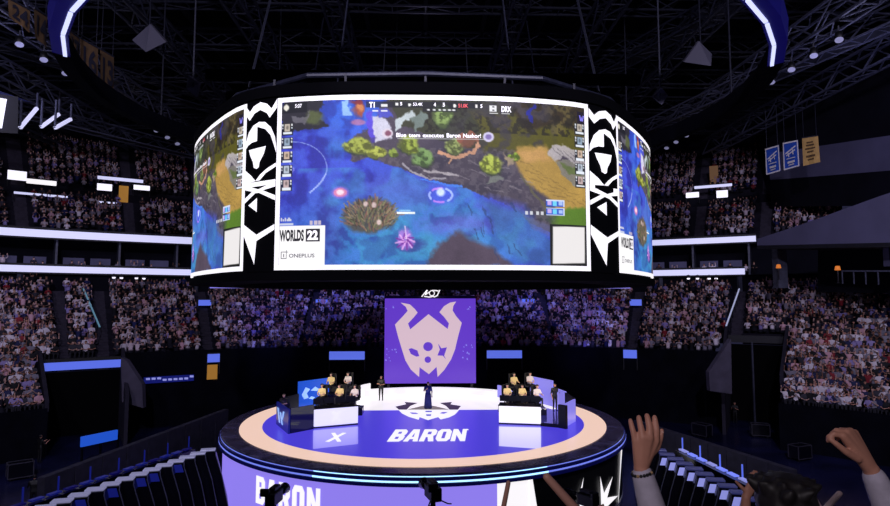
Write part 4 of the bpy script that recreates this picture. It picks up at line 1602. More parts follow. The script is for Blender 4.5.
# pale tilted panels (speaker hoods) under the roof
for pts, d, lab in (([(150, 24), (166, 42), (146, 52), (132, 40)], 40, 'pale star-like folded panel under the roof at upper left'),
                    ([(188, 76), (199, 84), (196, 97), (186, 88)], 30, 'small pale square panel beside the scoreboard on the left'),
                    ([(699, 41), (712, 54), (711, 66), (684, 62)], 40, 'pale folded panel under the roof at upper right'),
                    ([(661, 87), (668, 95), (662, 105), (653, 97)], 30, 'small pale diamond panel beside the scoreboard on the right')):
    P = [at_d(*p, d + (.5 * (k % 2))) for k, p in enumerate(pts)]
    bk = [p + FW * .25 + Vector((0, 0, .1)) for p in P]
    mb = MB()
    mb.add(P + bk, [[0, 1, 2, 3], [7, 6, 5, 4]] + [[i, (i + 1) % 4, 4 + (i + 1) % 4, 4 + i] for i in range(4)], M['speaker'])
    o = mb.obj('reflector_panel')
    tag(o, lab, 'panel')
    mb = MB()
    c = sum(P, Vector()) / 4
    mb.beam(c + FW * .1, c + FW * .1 + Vector((0, 0, 6)), M['steel'], .07)
    mb.obj('hanging_rod', o)

# left upper bright screen and slanted light bars
P = [at_d(-60, 88, 41), at_d(12, 100, 44), at_d(12, 129, 44), at_d(-60, 124, 41)]
mb = MB()
mb.add(P, [[0, 1, 2, 3]], M['white_led2'])
o = mb.obj('display_screen')
tag(o, 'bright white display screen at the left edge under the roof', 'screen')
mb = MB()
Q = [p + FW * .2 for p in P]
mb.add([Q[0] + Vector((-.3, 0, .3)), Q[1] + Vector((.3, 0, .3)), Q[2] + Vector((.3, 0, -.3)), Q[3] + Vector((-.3, 0, -.3))], [[0, 1, 2, 3]], M['black'])
mb.obj('housing', o)
mb = MB()
mb.add([at_d(-60, 70, 40), at_d(34, 103, 47), at_d(14, 99, 45), at_d(-60, 84, 41.5)], [[0, 1, 2, 3]], mat('soffit_blue_grey', (90, 96, 150), .8))
struct(mb.obj('soffit'), 'pale blue grey soffit over the left display', 'ceiling')
for i, (a, b) in enumerate((((20, 128), (37, 108)), ((41, 127), (59, 114)), ((55, 128), (71, 119)))):
    mb = MB()
    A, B = at_d(*a, 45), at_d(*b, 46.5)
    mb.beam(A, B, M['ribbon'], .2, .22)
    o = mb.obj('light_bar')
    tag(o, f'{["longest", "middle", "shortest"][i]} of three slanted white light bars at upper left', 'light')
    mb = MB()
    for q, h_ in ((A, 2.2), (B, 1.2)):
        mb = MB()
        mb.beam(q, q + Vector((0, 0, h_)), M['steel2'], .12)
        mb.obj('hanger', o)

# lighting truss behind the stage, under the scoreboard
YT = 14.4
z_tr = at_y(430, 288.5, YT).z
t = truss('lighting_truss', (-18.0, YT, z_tr + .35), (17.6, YT, z_tr + .35), .5, .45, 'long low lighting truss hung behind the stage above the banner', None, .08, 1.0, 'steel')
mb = MB()
mb.beam((-17.9, YT - .3, z_tr + .08), (17.5, YT - .3, z_tr + .08), M['lav_panel'], .06, .14)
mb.obj('light_strip', t)
for x in np.linspace(-16, 16, 17):
    mb = MB()
    mb.tube([(x, YT - .2, z_tr), (x, YT - .25, z_tr - .2), (x, YT - .4, z_tr - .5)], [.12, .2, .2], M['black'], 8)
    mb.obj('lamp_head', t, True)

# ------------------------------------------------------------------ stage
STAGE = empty('stage', (0, 0, FLOOR_Z))
tag(STAGE, 'round raised stage with violet LED floor, peach ring and lettered LED skirt', 'stage')
R_IN, R_PEACH, R_OUT = 9.25, 10.45, 11.32


def stpart(mb, name, smooth=False, parent=None):
    o = mb.obj(name, None, smooth, (0, 0, FLOOR_Z))
    o.location = (0, 0, 0)
    o.parent = parent or STAGE
    return o


def disc(mb, R, z, m, ylo=-99, yhi=99, n=180):
    pts = []
    for i in range(n):
        a = 2 * PI * i / n
        pts.append((R * math.cos(a), min(yhi, max(ylo, R * math.sin(a)))))
    # clip by straight chord: drop duplicates beyond
    out = []
    for x, y in pts:
        if y in (ylo, yhi):
            lim = math.sqrt(max(0, R * R - y * y))
            x = max(-lim, min(lim, x))
        out.append((x, y))
    mb.add([(x, y, z) for x, y in out], [list(range(len(out)))], m)


Y_SPLIT = at_z(430, 410, 0).y
mb = MB()
disc(mb, R_IN, .0, M['floor_purple'], -99, Y_SPLIT)
stpart(mb, 'led_floor')['label'] = 'violet glossy LED floor, front part'
mb = MB()
disc(mb, R_IN, .0, M['floor_white'], Y_SPLIT, 99)
stpart(mb, 'led_floor')['label'] = 'white glossy LED floor, rear part'
mb = MB()
mb.lathe([(R_IN, -.01), (R_IN, .012), (R_PEACH, .012), (R_PEACH, -.03)], M['floor_peach'], 160)
stpart(mb, 'peach_ring')['label'] = 'glowing peach ring round the floor'
mb = MB()
mb.lathe([(R_PEACH, -.02), (R_OUT, -.03), (R_OUT + .05, -.06), (R_OUT + .05, -.12)], M['rim'], 160)
stpart(mb, 'dark_rim')['label'] = 'glossy black outer rim'
# stepped fascia with light lines
mb = MB()
mb.lathe([(R_OUT + .05, -.15), (R_OUT + .1, -.16), (R_OUT + .14, -.18), (R_OUT + .14, -.28)], M['fascia'], 160)
mb.lathe([(R_OUT + .14, -.36), (R_OUT + .18, -.38), (R_OUT + .18, -.52), (R_OUT - .1, -.56)], M['fascia'], 160)
stpart(mb, 'fascia')
for z0, z1, r in ((-.15, -.115, R_OUT + .06), (-.355, -.285, R_OUT + .15)):
    mb = MB()
    mb.lathe([(r, z0), (r, z1)], M['blue_line'], 120, a0=PI * .0, a1=PI * 2)
    o = stpart(mb, 'light_line')
    mb = MB()
    mb.lathe([(r + .01, z0), (r + .01, z1)], M['blue_line_hot'], 60, a0=-PI / 2 - .42, a1=-PI / 2 + .48)
    stpart(mb, 'bright_section', False, o)
# skirt
RS = R_OUT - .05
ang = lambda px: math.atan2(*reversed([(lambda q: (q.x, q.y))(skirt_hit(px))][0]))


def skirt_hit(px):
    r = ray(px, 470)
    a = r.x ** 2 + r.y ** 2
    b = 2 * (CAM.x * r.x + CAM.y * r.y)
    c = CAM.x ** 2 + CAM.y ** 2 - RS * RS
    disc_ = b * b - 4 * a * c
    t = (-b - math.sqrt(disc_)) / (2 * a) if disc_ > 0 else -b / (2 * a)
    return CAM + r * t


def ang(px):
    q = skirt_hit(px)
    return math.atan2(q.y, q.x)


def cyl(mb, a0, a1, z0, z1, r, m, n=30):
    mb.lathe([(r, z0), (r, z1)], m, n, a0=a0, a1=a1)


ZS0, ZS1 = FLOOR_Z + .05, -.54
mb = MB()
cyl(mb, -PI, PI, ZS0, ZS1, RS - .04, M['black'], 120)
stpart(mb, 'skirt_backing')
mb = MB()
cyl(mb, ang(222), ang(497), ZS0, ZS1, RS, M['skirt'], 60)
o = stpart(mb, 'skirt_screen')
o['label'] = 'lavender LED skirt panel'
mb = MB()


def cylfn(a, z, r=RS + .03):
    return (r * math.cos(a), r * math.sin(a), z)


add_block(mb, 'BARON', cylfn, ang(257), -2.05, ang(321), -.86, M['white_led'], 0, .16)
stpart(mb, 'skirt_lettering')['label'] = 'tall white letters on the skirt'
mb = MB()
cyl(mb, ang(497), ang(530), ZS0, ZS1, RS, M['white_led'], 10)
mb.poly([(ang(529), ZS1), (ang(532), ZS1), (ang(541), ZS0), (ang(529), ZS0)], cylfn, M['white_led'])
stpart(mb, 'skirt_screen')['label'] = 'white skirt panel right of the lavender one'
mb = MB()
mb.poly([(ang(621), ZS1), (ang(629.9), ZS1), (ang(629.9) + .22, ZS1), (ang(629.9) + .2, ZS0), (ang(617), ZS0)], cylfn, M['white_led'])
stpart(mb, 'skirt_screen')['label'] = 'white skirt panel at the far right'
mb = MB()
mb.poly([(ang(599.5), -1.25), (ang(603), -2.1), (ang(612), -1.6), (ang(606), -2.4), (ang(617), -2.75), (ang(600), -2.9)], cylfn, M['white_led'])
stpart(mb, 'skirt_shard')['label'] = 'white shard on the black skirt'
mb = MB()
mb.poly([(ang(583), -2.9), (ang(577), -1.9), (ang(583), -1.0), (ang(580), -1.9), (ang(588), -2.9)], cylfn, M['white_led'])
stpart(mb, 'skirt_shard')['label'] = 'slim white shard on the black skirt'
# floor lettering and emblem


def floorfn(x, y):
    p = at_z(x, y, .014)
    return (p.x, p.y, .014)


fp = lambda y: at_z(428, y, 0).y
yb0, yb1 = fp(441.5), fp(429.5)
xl, xr = at_z(387, 441, 0).x, at_z(471, 441, 0).x
mb = MB()
add_block(mb, 'BARON', lambda x, y: (x, y, .014), xl, yb0, xr - .3, yb1, M['floor_text'], .3)
stpart(mb, 'floor_lettering')['label'] = 'slanted white letters on the violet floor'
mb = MB()
mb.box((xr - .0, yb1 - .12, .008), (.12, .2, .012), M['floor_text'])
stpart(mb, 'trademark_speck')
# the horned mask emblem on the floor (white below the split, dark above)
sx = lambda x: x / 5.95 + 370
sy = lambda y: y / 5.95 + 375


def ff(x, y, z=.012):
    p = at_z(sx(x), sy(y), z)
    return (p.x, p.y, z)


mb = MB()
mb.poly([(170, 208), (530, 208), (505, 235), (470, 252), (420, 264), (405, 250), (345, 268), (295, 250), (290, 266), (230, 248), (190, 228)], ff, M['floor_text'])
for pts in ([(235, 222), (275, 224), (290, 232), (250, 232)], [(415, 228), (430, 220), (465, 220), (440, 231)], [(330, 213), (368, 213), (368, 220), (330, 220)], [(333, 234), (365, 234), (362, 243), (336, 243)],
            ):
    mb.poly(pts, lambda x, y: ff(x, y, .02), M['floor_purple'])
for pts in ([(205, 160), (285, 166), (240, 184), (218, 206), (172, 206), (150, 188), (215, 174)], [(490, 160), (415, 166), (452, 184), (474, 206), (522, 206), (542, 184), (478, 174)]):
    mb.poly(pts, lambda x, y: ff(x, y, .02), M['floor_dark'])
mb.poly([(218, 206), (300, 186), (345, 178), (392, 186), (474, 206)], lambda x, y: ff(x, y, .02), mat('floor_grey_mark', (40, 36, 40), .5, (128, 116, 122), .9, spec=.1))
stpart(mb, 'floor_emblem')['label'] = 'horned mask emblem on the floor'
for q, m in ((((313, 430.5), (358, 426.5), (358, 444), (313, 449)), 'floor_pad'), (((499, 426.5), (541, 427.5), (541, 449), (499, 446)), 'floor_pad2')):
    mb = MB()
    P = [at_z(*c_, .006) for c_ in q]
    mb.add(P, [[0, 1, 2, 3]], M[m])
    stpart(mb, 'floor_pad')['label'] = 'pale lit rectangle in the floor before a desk'
# low white riser at the back of the stage
mb = MB()
mb.lathe([(R_IN - .2, .0), (R_IN - .2, .42), (R_IN + .3, .42), (R_IN + .3, 0)], M['floor_white'], 50, a0=PI / 2 - .72, a1=PI / 2 + .72)
stpart(mb, 'rear_riser')['label'] = 'low curved white riser at the back'

# ------------------------------------------------------------------ the big banner screen behind the stage
YB = 12.2
bTL, bBR = at_y(384.8, 298.5, YB), at_y(476, 383.2, YB)
BAN = empty('stage_banner', ((bTL.x + bBR.x) / 2, YB, 0))
tag(BAN, 'tall violet screen with a pale horned mask emblem standing behind the stage', 'screen')
bc = BAN.location.copy()


def bf(x, y, off=0.0):
    p = at_y(375 + x / 4.6, 280 + y / 4.6, YB)
    return (p.x - bc.x, -off, p.z)


mb = MB()
x0, x1, z0, z1 = bTL.x - bc.x, bBR.x - bc.x, bBR.z, bTL.z
mb.box((0, .2, (z0 + z1) / 2), (x1 - x0, .3, z1 - z0), M['purple_led'])
mb.obj('screen_panel', BAN)
mb = MB()
for x in (x0 + .3, 0, x1 - .3):
    mb.beam((x, .5, FLOOR_Z), (x, .5, z1), M['steel'], .2)
mb.beam((x0, .5, z1 + .1), (x1, .5, z1 + .1), M['steel'], .25)
mb.obj('support_frame', BAN)
mb = MB()
E = [(118, 104), (160, 112), (184, 134), (196, 150), (178, 172), (152, 200), (162, 227), (246, 157), (334, 225), (340, 200), (318, 170), (296, 148), (318, 120), (345, 104), (373, 99), (360, 120), (357, 140), (372, 165), (399, 197),
     (382, 260), (368, 320), (350, 365), (320, 412), (288, 446), (283, 400), (248, 433), (205, 401), (203, 446), (165, 412), (140, 370), (121, 310), (106, 260), (92, 205), (130, 165), (150, 142), (142, 124)]
mb.poly(E, lambda x, y: bf(x, y, .02), M['beige_led'])
o = mb.obj('emblem', BAN)
o['label'] = 'pale pink horned mask'
mb = MB()
for cx, cy, rx, ry in ((244, 306, 22, 21), (243, 366, 15, 15)):
    mb.poly([(cx + rx * math.cos(t), cy + ry * math.sin(t)) for t in np.linspace(0, 2 * PI, 20, endpoint=False)], lambda x, y: bf(x, y, .05), M['purple_led'])
mb.poly([(155, 317), (168, 313), (195, 324), (204, 350), (190, 352), (165, 340)], lambda x, y: bf(x, y, .05), M['purple_led'])
mb.poly([(287, 347), (298, 320), (290, 292), (305, 314), (331, 309), (324, 330), (318, 348), (327, 366), (312, 348)], lambda x, y: bf(x, y, .05), M['purple_led'])
mb.obj('emblem_eyes', o)
mb = MB()
for k in range(26):
    x = [70, 420][k % 2] + rng.uniform(-25, 30)
    y = rng.uniform(295, 372) if k % 5 else rng.uniform(118, 135)
    r_ = rng.uniform(2, 5)
    mb.poly([(x - r_, y), (x, y - r_ * 1.4), (x + r_, y + 1), (x + 1, y + r_)], lambda a, b: bf(a, b, .02), M['lav_panel'])
mb.obj('sparkles', BAN)
# little crest on the truss
p0 = at_y(431, 293, 12.4)
mb = MB()
cf = lambda x, y: (p0.x + (x - 258) / 4.6 / F * 48, 12.3, p0.z - (y - 65) / 4.6 / F * 48)
for k, (a, b) in enumerate((((215, 82), (240, 52)), ((240, 52), (232, 72)), ((232, 72), (252, 60)), ((300, 48), (286, 78)), ((286, 78), (270, 84)), ((250, 84), (270, 80)), ((226, 80), (250, 84)), ((262, 50), (292, 56)))):
    mb.beam(cf(*a), cf(*b), M['white_led'], .09)
for k in range(12):
    t0, t1 = k * PI / 6, (k + 1) * PI / 6
    mb.beam(cf(262 + 12 * math.cos(t0), 66 + 12 * math.sin(t0)), cf(262 + 12 * math.cos(t1), 66 + 12 * math.sin(t1)), M['white_led'], .07)
mb.beam(cf(262, 50), cf(262, 20), M['steel'], .05)
tag(mb.obj('crest_sign'), 'small white outlined crest hanging above the violet banner', 'sign')

# ------------------------------------------------------------------ booths, desks


def floor_at(px, py, z=0.0):
    p = at_z(px, py, z)
    return Vector((p.x, p.y, z))


M['desk_led'] = mat('desk_led', (190, 190, 210), .4, (224, 220, 246), .95)


def desk(pl, pr, h, lab, logo):
    """front panel between floor points pl, pr"""
    e = empty('player_desk', ((pl.x + pr.x) / 2, (pl.y + pr.y) / 2, 0), math.atan2(pr.y - pl.y, pr.x - pl.x))
    tag(e, lab, 'desk')
    w = (pr - pl).length
    mb = MB()
    mb.cbox((0, .06, h / 2 + .04), (w, .12, h - .08), M['desk_led'] if logo else M['white_led'], ch=.02)
    f = mb.obj('front_panel', e)
    mb = MB()
    mb.cbox((0, .5, h), (w + .06, 1.0, .06), M['black'], ch=.02)
    mb.obj('desk_top', e)
    for sx_ in (-1, 1):
        mb = MB()
        mb.cbox((sx_ * (w / 2 - .04), .5, h / 2), (.06, .9, h - .06), M['dark'], ch=.01)
        mb.obj('side_panel', e)
    mb = MB()
    mb.box((0, .06, .02), (w, .14, .05), M['black'])
    mb.obj('plinth', e)
    if logo:
        mb = MB()
        fn = lambda x, y: (x, -.006, y)
        c, q = 0, h / 2 + .04
        m = mat('pale_mark', (200, 200, 220), .4, (222, 220, 238), 1.0)
        mb.poly([(-.26, q + .28), (-.1, q + .28), (.26, q - .28), (.1, q - .28)], fn, m)
        mb.poly([(-.26, q - .28), (-.1, q - .28), (-.02, q - .08), (-.1, q + .02)], fn, m)
        mb.poly([(.26, q + .28), (.1, q + .28), (.02, q + .08), (.1, q - .02)], fn, m)
        mb.obj('team_mark', f)
    return e


dl0, dl1 = floor_at(314, 428.5), floor_at(358, 424.5)
dr0, dr1 = floor_at(499, 424), floor_at(541, 425.5)
desk(dl0, dl1, 1.02, 'white fronted player desk on the left side of the stage', True)
desk(dr0, dr1, 1.02, 'blank white fronted player desk on the right side of the stage', False)

# X mark in the floor before the left desk
mb = MB()
p = floor_at(337, 436)
for r_ in (.3, -.3):
    mb.box((p.x, p.y - .3, .012), (.2, 2.0, .012), M['floor_text'], r_)
tag(mb.obj('floor_mark'), 'white cross shaped mark lit in the floor before the left desk', 'floor mark')


def booth(side_, P, mats_, labs):
    e = empty('team_booth', P['a'])
    tag(e, labs, 'booth')
    o0 = Vector(P['a'])

    def panel(name, a, b, z0, z1, m, th=.1, parent=None):
        a, b = Vector(a) - o0, Vector(b) - o0
        mb = MB()
        mb.beam((a.x, a.y, (z0 + z1) / 2), (b.x, b.y, (z0 + z1) / 2), m, th, z1 - z0)
        return mb.obj(name, parent or e)
    return e, panel


# left booth
a, b = floor_at(280, 432), floor_at(312, 429)
eL, pan = booth('left', {'a': a}, None, 'dark blue team booth with blue wall screen left of the left desk')
c_, d_ = floor_at(279, 423), floor_at(279, 416)
pan('end_panel', floor_at(277, 424), floor_at(289, 434), 0, 1.25, M['blue_dim'])
pan('glass_front', floor_at(290, 433.5), floor_at(313, 429), 0, 1.3, M['glass'])
bk = pan('back_screen', floor_at(298, 409.5), floor_at(329, 404), .0, 1.75, M['blue_panel'], .12)
pan('back_wall', floor_at(280, 415), floor_at(298, 409.5), 0, 1.0, M['black'], .12)
pan('inner_wall', floor_at(329, 404), floor_at(352, 403), 0, 1.1, M['black'], .12)
# pale swirl mark on the blue screen and letters on the end panel
A, B = floor_at(298, 409.5) - a, floor_at(329, 404) - a
nn = Vector((B.y - A.y, A.x - B.x, 0)).normalized()
if nn.y > 0:
    nn = -nn
mb = MB()
bsf = lambda u, z: (A.lerp(B, u) + nn * .09 + Vector((0, 0, z)))
for pts in ([(.08, .9), (.2, 1.35), (.34, 1.2), (.24, .95), (.3, .65), (.16, .6)], [(.36, 1.1), (.5, 1.3), (.62, 1.15), (.58, 1.0), (.46, 1.05)], [(.62, .86), (.92, 1.02), (.88, .86), (.64, .74)], [(.3, .6), (.44, .5), (.5, .62), (.38, .72)]):
    mb.poly(pts, bsf, mat('pale_blue_mark', (150, 180, 230), .4, (140, 180, 240), .9) if 'pbm' not in M else M['pbm'])
    M['pbm'] = mb.mats[0]
mb.obj('swirl_mark', bk)
A2, B2 = floor_at(277, 424) - a, floor_at(289, 434) - a
nn2 = Vector((B2.y - A2.y, A2.x - B2.x, 0)).normalized()
if nn2.dot(CAM - a) < 0:
    nn2 = -nn2
mb = MB()
ef = lambda u, z: (A2.lerp(B2, u) + nn2 * .08 + Vector((0, 0, z)))
for pts in ([(.1, 1.0), (.24, 1.0), (.4, .25), (.28, .25)], [(.34, .85), (.46, .85), (.62, .25), (.5, .25)], [(.6, 1.0), (.72, 1.0), (.6, .5), (.54, .6)]):
    mb.poly(pts, ef, M['pbm'])
mb.obj('stroke_mark', eL)
# right booth
a = floor_at(570, 428)
eR, pan = booth('right', {'a': a}, None, 'lavender lit team booth right of the right desk')
pan('glass_front', floor_at(541, 426), floor_at(563, 428), 0, .18, M['black'])
pan('end_panel', floor_at(563.5, 428), floor_at(575, 421), 0, 1.25, M['lav_panel'])
pan('end_edge', floor_at(562, 428.5), floor_at(564, 428), 0, 1.25, M['black'], .5)
pan('back_screen', floor_at(531, 402), floor_at(553, 408), .1, 1.75, M['lav_panel'], .12)
pan('back_screen', floor_at(553, 408), floor_at(566, 414), .1, 1.35, M['lav_panel'], .12)
pan('inner_wall', floor_at(566, 414), floor_at(575, 421), 0, 1.3, M['black'], .12)
mb = MB()
A3, B3 = floor_at(543, 405) - a, floor_at(552, 407.5) - a
n3 = Vector((B3.y - A3.y, A3.x - B3.x, 0)).normalized()
if n3.y > 0:
    n3 = -n3
mb.poly([(0, .55), (1, .45), (1, 1.25), (0, 1.4)], lambda u, z: A3.lerp(B3, u) + n3 * .1 + Vector((0, 0, z)), M['white_led'])
mb.obj('white_patch', eR)
mb = MB()
P = [floor_at(541, 425), floor_at(562, 427), floor_at(566, 414), floor_at(540, 406)]
mb.add([p - a + Vector((0, 0, .02)) for p in P], [[0, 1, 2, 3]], mat('booth_floor', (30, 28, 90), .12, (58, 52, 150), .5, coat=1))
mb.obj('booth_floor', eR)
# curved inner wings beside the white floor
for nm, pts, m, lab in (('left', ((352, 407), (356, 401), (362, 397), (370, 395)), 'floor_white', 'curved white wing panel beside the left desk'),
                        ('right', ((498, 397), (505, 399), (511, 403), (515, 409)), 'lav_panel', 'curved lavender wing panel beside the right desk')):
    mb = MB()
    P = [floor_at(*q) for q in pts]
    cv = [Vector((*c_, 0)) for c_ in catmull([(q.x, q.y) for q in P], 5)]
    vs = []
    for i, c_ in enumerate(cv):
        t_ = (cv[min(i + 1, len(cv) - 1)] - cv[max(i - 1, 0)]).normalized()
        n_ = Vector((-t_.y, t_.x, 0)) * .05
        for w_, z_ in ((n_, 0), (n_, .85), (-n_, .85), (-n_, 0)):
            vs.append(c_ + w_ + Vector((0, 0, z_)))
    mb.add(vs, [[i * 4 + k, i * 4 + (k + 1) % 4, i * 4 + 4 + (k + 1) % 4, i * 4 + 4 + k] for i in range(len(cv) - 1) for k in range(4)] + [[0, 1, 2, 3], list(range(len(vs) - 4, len(vs)))], M[m])
    o = mb.obj('wing_panel')
    tag(o, lab, 'panel')
    a_, b_ = P[1], P[2]
    mb = MB()
    q = a_.lerp(b_, .5)
    t_ = (b_ - a_).normalized()
    n_ = Vector((t_.y, -t_.x, 0))
    if n_.y > 0:
        n_ = -n_
    q = q + n_ * .09
    fn = lambda u, z: q + t_ * u + Vector((0, 0, z))
    if nm == 'right':
        mb.poly([(-.22, .2), (.22, .2), (.22, .7), (-.22, .7)], fn, M['white_led'])
        mb.obj('white_patch', o)
    else:
        for pts2 in ([(-.2, .1), (-.12, .1), (-.12, .8), (-.2, .8)], [(.12, .1), (.2, .1), (.2, .8), (.12, .8)], [(-.12, .72), (.12, .72), (.12, .8), (-.12, .8)], [(-.12, .1), (.12, .1), (.12, .18), (-.12, .18)]):
            mb.poly(pts2, fn, M['black'])
        mb.obj('dark_frame', o)


# ------------------------------------------------------------------ people on the stage
def person(name_label, me, loc, rz, cat='person', group=None, hair=None):
    o = bpy.data.objects.new('person', me)
    COL.objects.link(o)
    o.location = loc
    o.rotation_euler = (0, 0, rz)
    tag(o, name_label, cat, group)
    return o


me = slots(figure(stand_pose(ell=(-.27, .02, 1.14), wrl=(-.1, .22, 1.12), elr=(.27, .02, 1.14), wrr=(.1, .24, 1.16))), M['skin'], M['black'], M['black'], M['hair'])
person('person in a black suit standing at the left before the violet banner', me, floor_at(381, 400.5), PI * .95)
DRESS = mat('blue_dress', (44, 44, 150), .5, vary=.4, scale=8)
me = slots(figure(stand_pose(elr=(.26, .08, 1.16), wrr=(.1, .26, 1.3)), dress=True), M['skin_pale'], DRESS, DRESS, M['hair_brown'])
o = person('person in a long blue dress standing on the floor emblem at centre stage', me, floor_at(428, 409), PI)
mb = MB()
mb.tube([(.02, .3, 1.40), (.05, .3, 1.50)], [.014, .022], M['black'], 8)
mic = mb.obj('microphone', None, True)
mic.location = floor_at(428, 409)
mic.rotation_euler = (0, 0, PI)
tag(mic, 'small black microphone held by the person in blue', 'microphone')
me = slots(figure(stand_pose(wrl=(-.2, .25, 1.15), ell=(-.27, .05, 1.12))), M['skin'], M['black'], M['black'], M['hair'])
person('person in black standing inside the right team booth', me, floor_at(555, 411), PI * 1.1)
me = slots(figure(stand_pose(hip=(0, -.12, .85), chest=(0, .1, 1.15), neck=(0, .22, 1.32), head=(0, .28, 1.46), shl=(-.19, .16, 1.25), shr=(.19, .16, 1.25), ell=(-.25, .3, 1.02), elr=(.25, .3, 1.02), wrl=(-.12, .5, 1.0), wrr=(.12, .5, 1.0))),
           M['skin_pale'], M['black'], M['black'], M['hair'])
person('person in black bending forward at the left booth end panel', me, floor_at(286, 420), PI * .9)

# players: five at each desk with monitors and chairs
pl_mesh = []
sp = [sit_pose(), sit_pose(wrl=(-.2, .36, .74), wrr=(.16, .3, .72)), sit_pose(head=(.02, .1, 1.2), chest=(0, .06, .86), neck=(0, .09, 1.06))]
SH = mat('gold_white_jersey', (226, 204, 150), .7)
for q in sp:
    pl_mesh.append(slots(figure(q), M['skin_pale'], SH, M['trouser'], M['hair']))
sp2 = [slots(figure(q), M['skin_pale'], SHIRTS['white'], M['trouser'], M['hair']) for q in sp[:2]]


def chair(loc, rz, lab, grp):
    e = empty('gaming_chair', loc, rz)
    tag(e, lab, 'chair', grp)
    mb = MB()
    mb.cbox((0, .05, .42), (.5, .5, .1), M['black'], ch=.03)
    mb.obj('seat', e)
    mb = MB()
    mb.cbox((0, -.22, .86), (.48, .1, .8), M['black'], ch=.04)
    mb.obj('backrest', e)
    mb = MB()
    mb.tube([(0, 0, .06), (0, 0, .38)], .04, M['steel'], 8)
    for k in range(5):
        t = k * 2 * PI / 5
        mb.beam((0, 0, .08), (.3 * math.cos(t), .3 * math.sin(t), .04), M['steel'], .05)
    mb.obj('base', e)


def monitor(loc, rz, lab, grp):
    e = empty('monitor', loc, rz)
    tag(e, lab, 'monitor', grp)
    mb = MB()
    mb.cbox((0, 0, .32), (.56, .04, .33), M['black'], ch=.01)
    mb.obj('casing', e)
    mb = MB()
    mb.box((0, -.024, .32), (.52, .006, .29), M['olive_led'])
    mb.obj('display', e)
    mb = MB()
    mb.tube([(0, .03, .02), (0, .03, .2)], .025, M['black'], 8)
    mb.cbox((0, .03, .012), (.24, .18, .02), M['black'], ch=.005)
    mb.obj('stand', e)


def headset(loc, rz, lab, grp):
    mb = MB()
    pts = [(.1 * math.cos(t), 0, .1 * math.sin(t)) for t in np.linspace(0, PI, 9)]
    mb.tube(pts, .012, M['black'], 6)
    for s_ in (-1, 1):
        mb.cbox((s_ * .1, 0, -.01), (.04, .07, .09), M['black'], ch=.015)
    o = mb.obj('headset', None, True)
    o.location = loc
    o.rotation_euler = (0, 0, rz)
    tag(o, lab, 'headset', grp)


for side_, c0, xs, mir in (('left', floor_at(337, 419), (322, 331, 340, 348, 355), 1), ('right', floor_at(520, 417), (507, 514, 522, 530, 537), -1)):
    # long table running back from the white desk
    for i, px in enumerate(xs):
        row = i % 2
        py = (413, 407.5)[row] + (0, 1, 0, 0, 1)[i]
        p = floor_at(px, py, 0)
        p.z = .45 + .5 * row
        if True:
            mb = MB()
            mb.cbox((p.x, p.y, p.z / 2 - .01), (1.0, 1.1, p.z - .03), M['gloss'], ch=.02)
            tag(mb.obj('riser'), f'black riser under the {ORD[i]} player at the {side_} desk', 'platform')
        rz = PI + .35 * mir * (-1)
        who = f'{ORD[i]} player from the left'
        m_ = (pl_mesh + sp2)[i]
        person(f'{who}, seated in a {"gold" if i < 3 else "white"} jersey behind the {side_} desk', m_, p, rz, 'person', None)
        chair(p + Vector((0, .05, 0)), rz, f'black gaming chair under the {who} at the {side_} desk', 'gaming chairs')
        headset(p + Vector((.06 * math.sin(-rz) * 0, -.06, 1.27)), rz, f'black headset worn by the {who} at the {side_} desk', 'headsets')
    for i in range(4):
        a_, b_ = (dl0, dl1) if side_ == 'left' else (dr0, dr1)
        q = a_.lerp(b_, (i + .5) / 4)
        rz = math.atan2(b_.y - a_.y, b_.x - a_.x)
        monitor((q.x - math.sin(rz) * .45, q.y + math.cos(rz) * .45, 1.05), rz + PI, f'{ORD[i]} monitor from the left on the {side_} white desk', 'desk monitors')

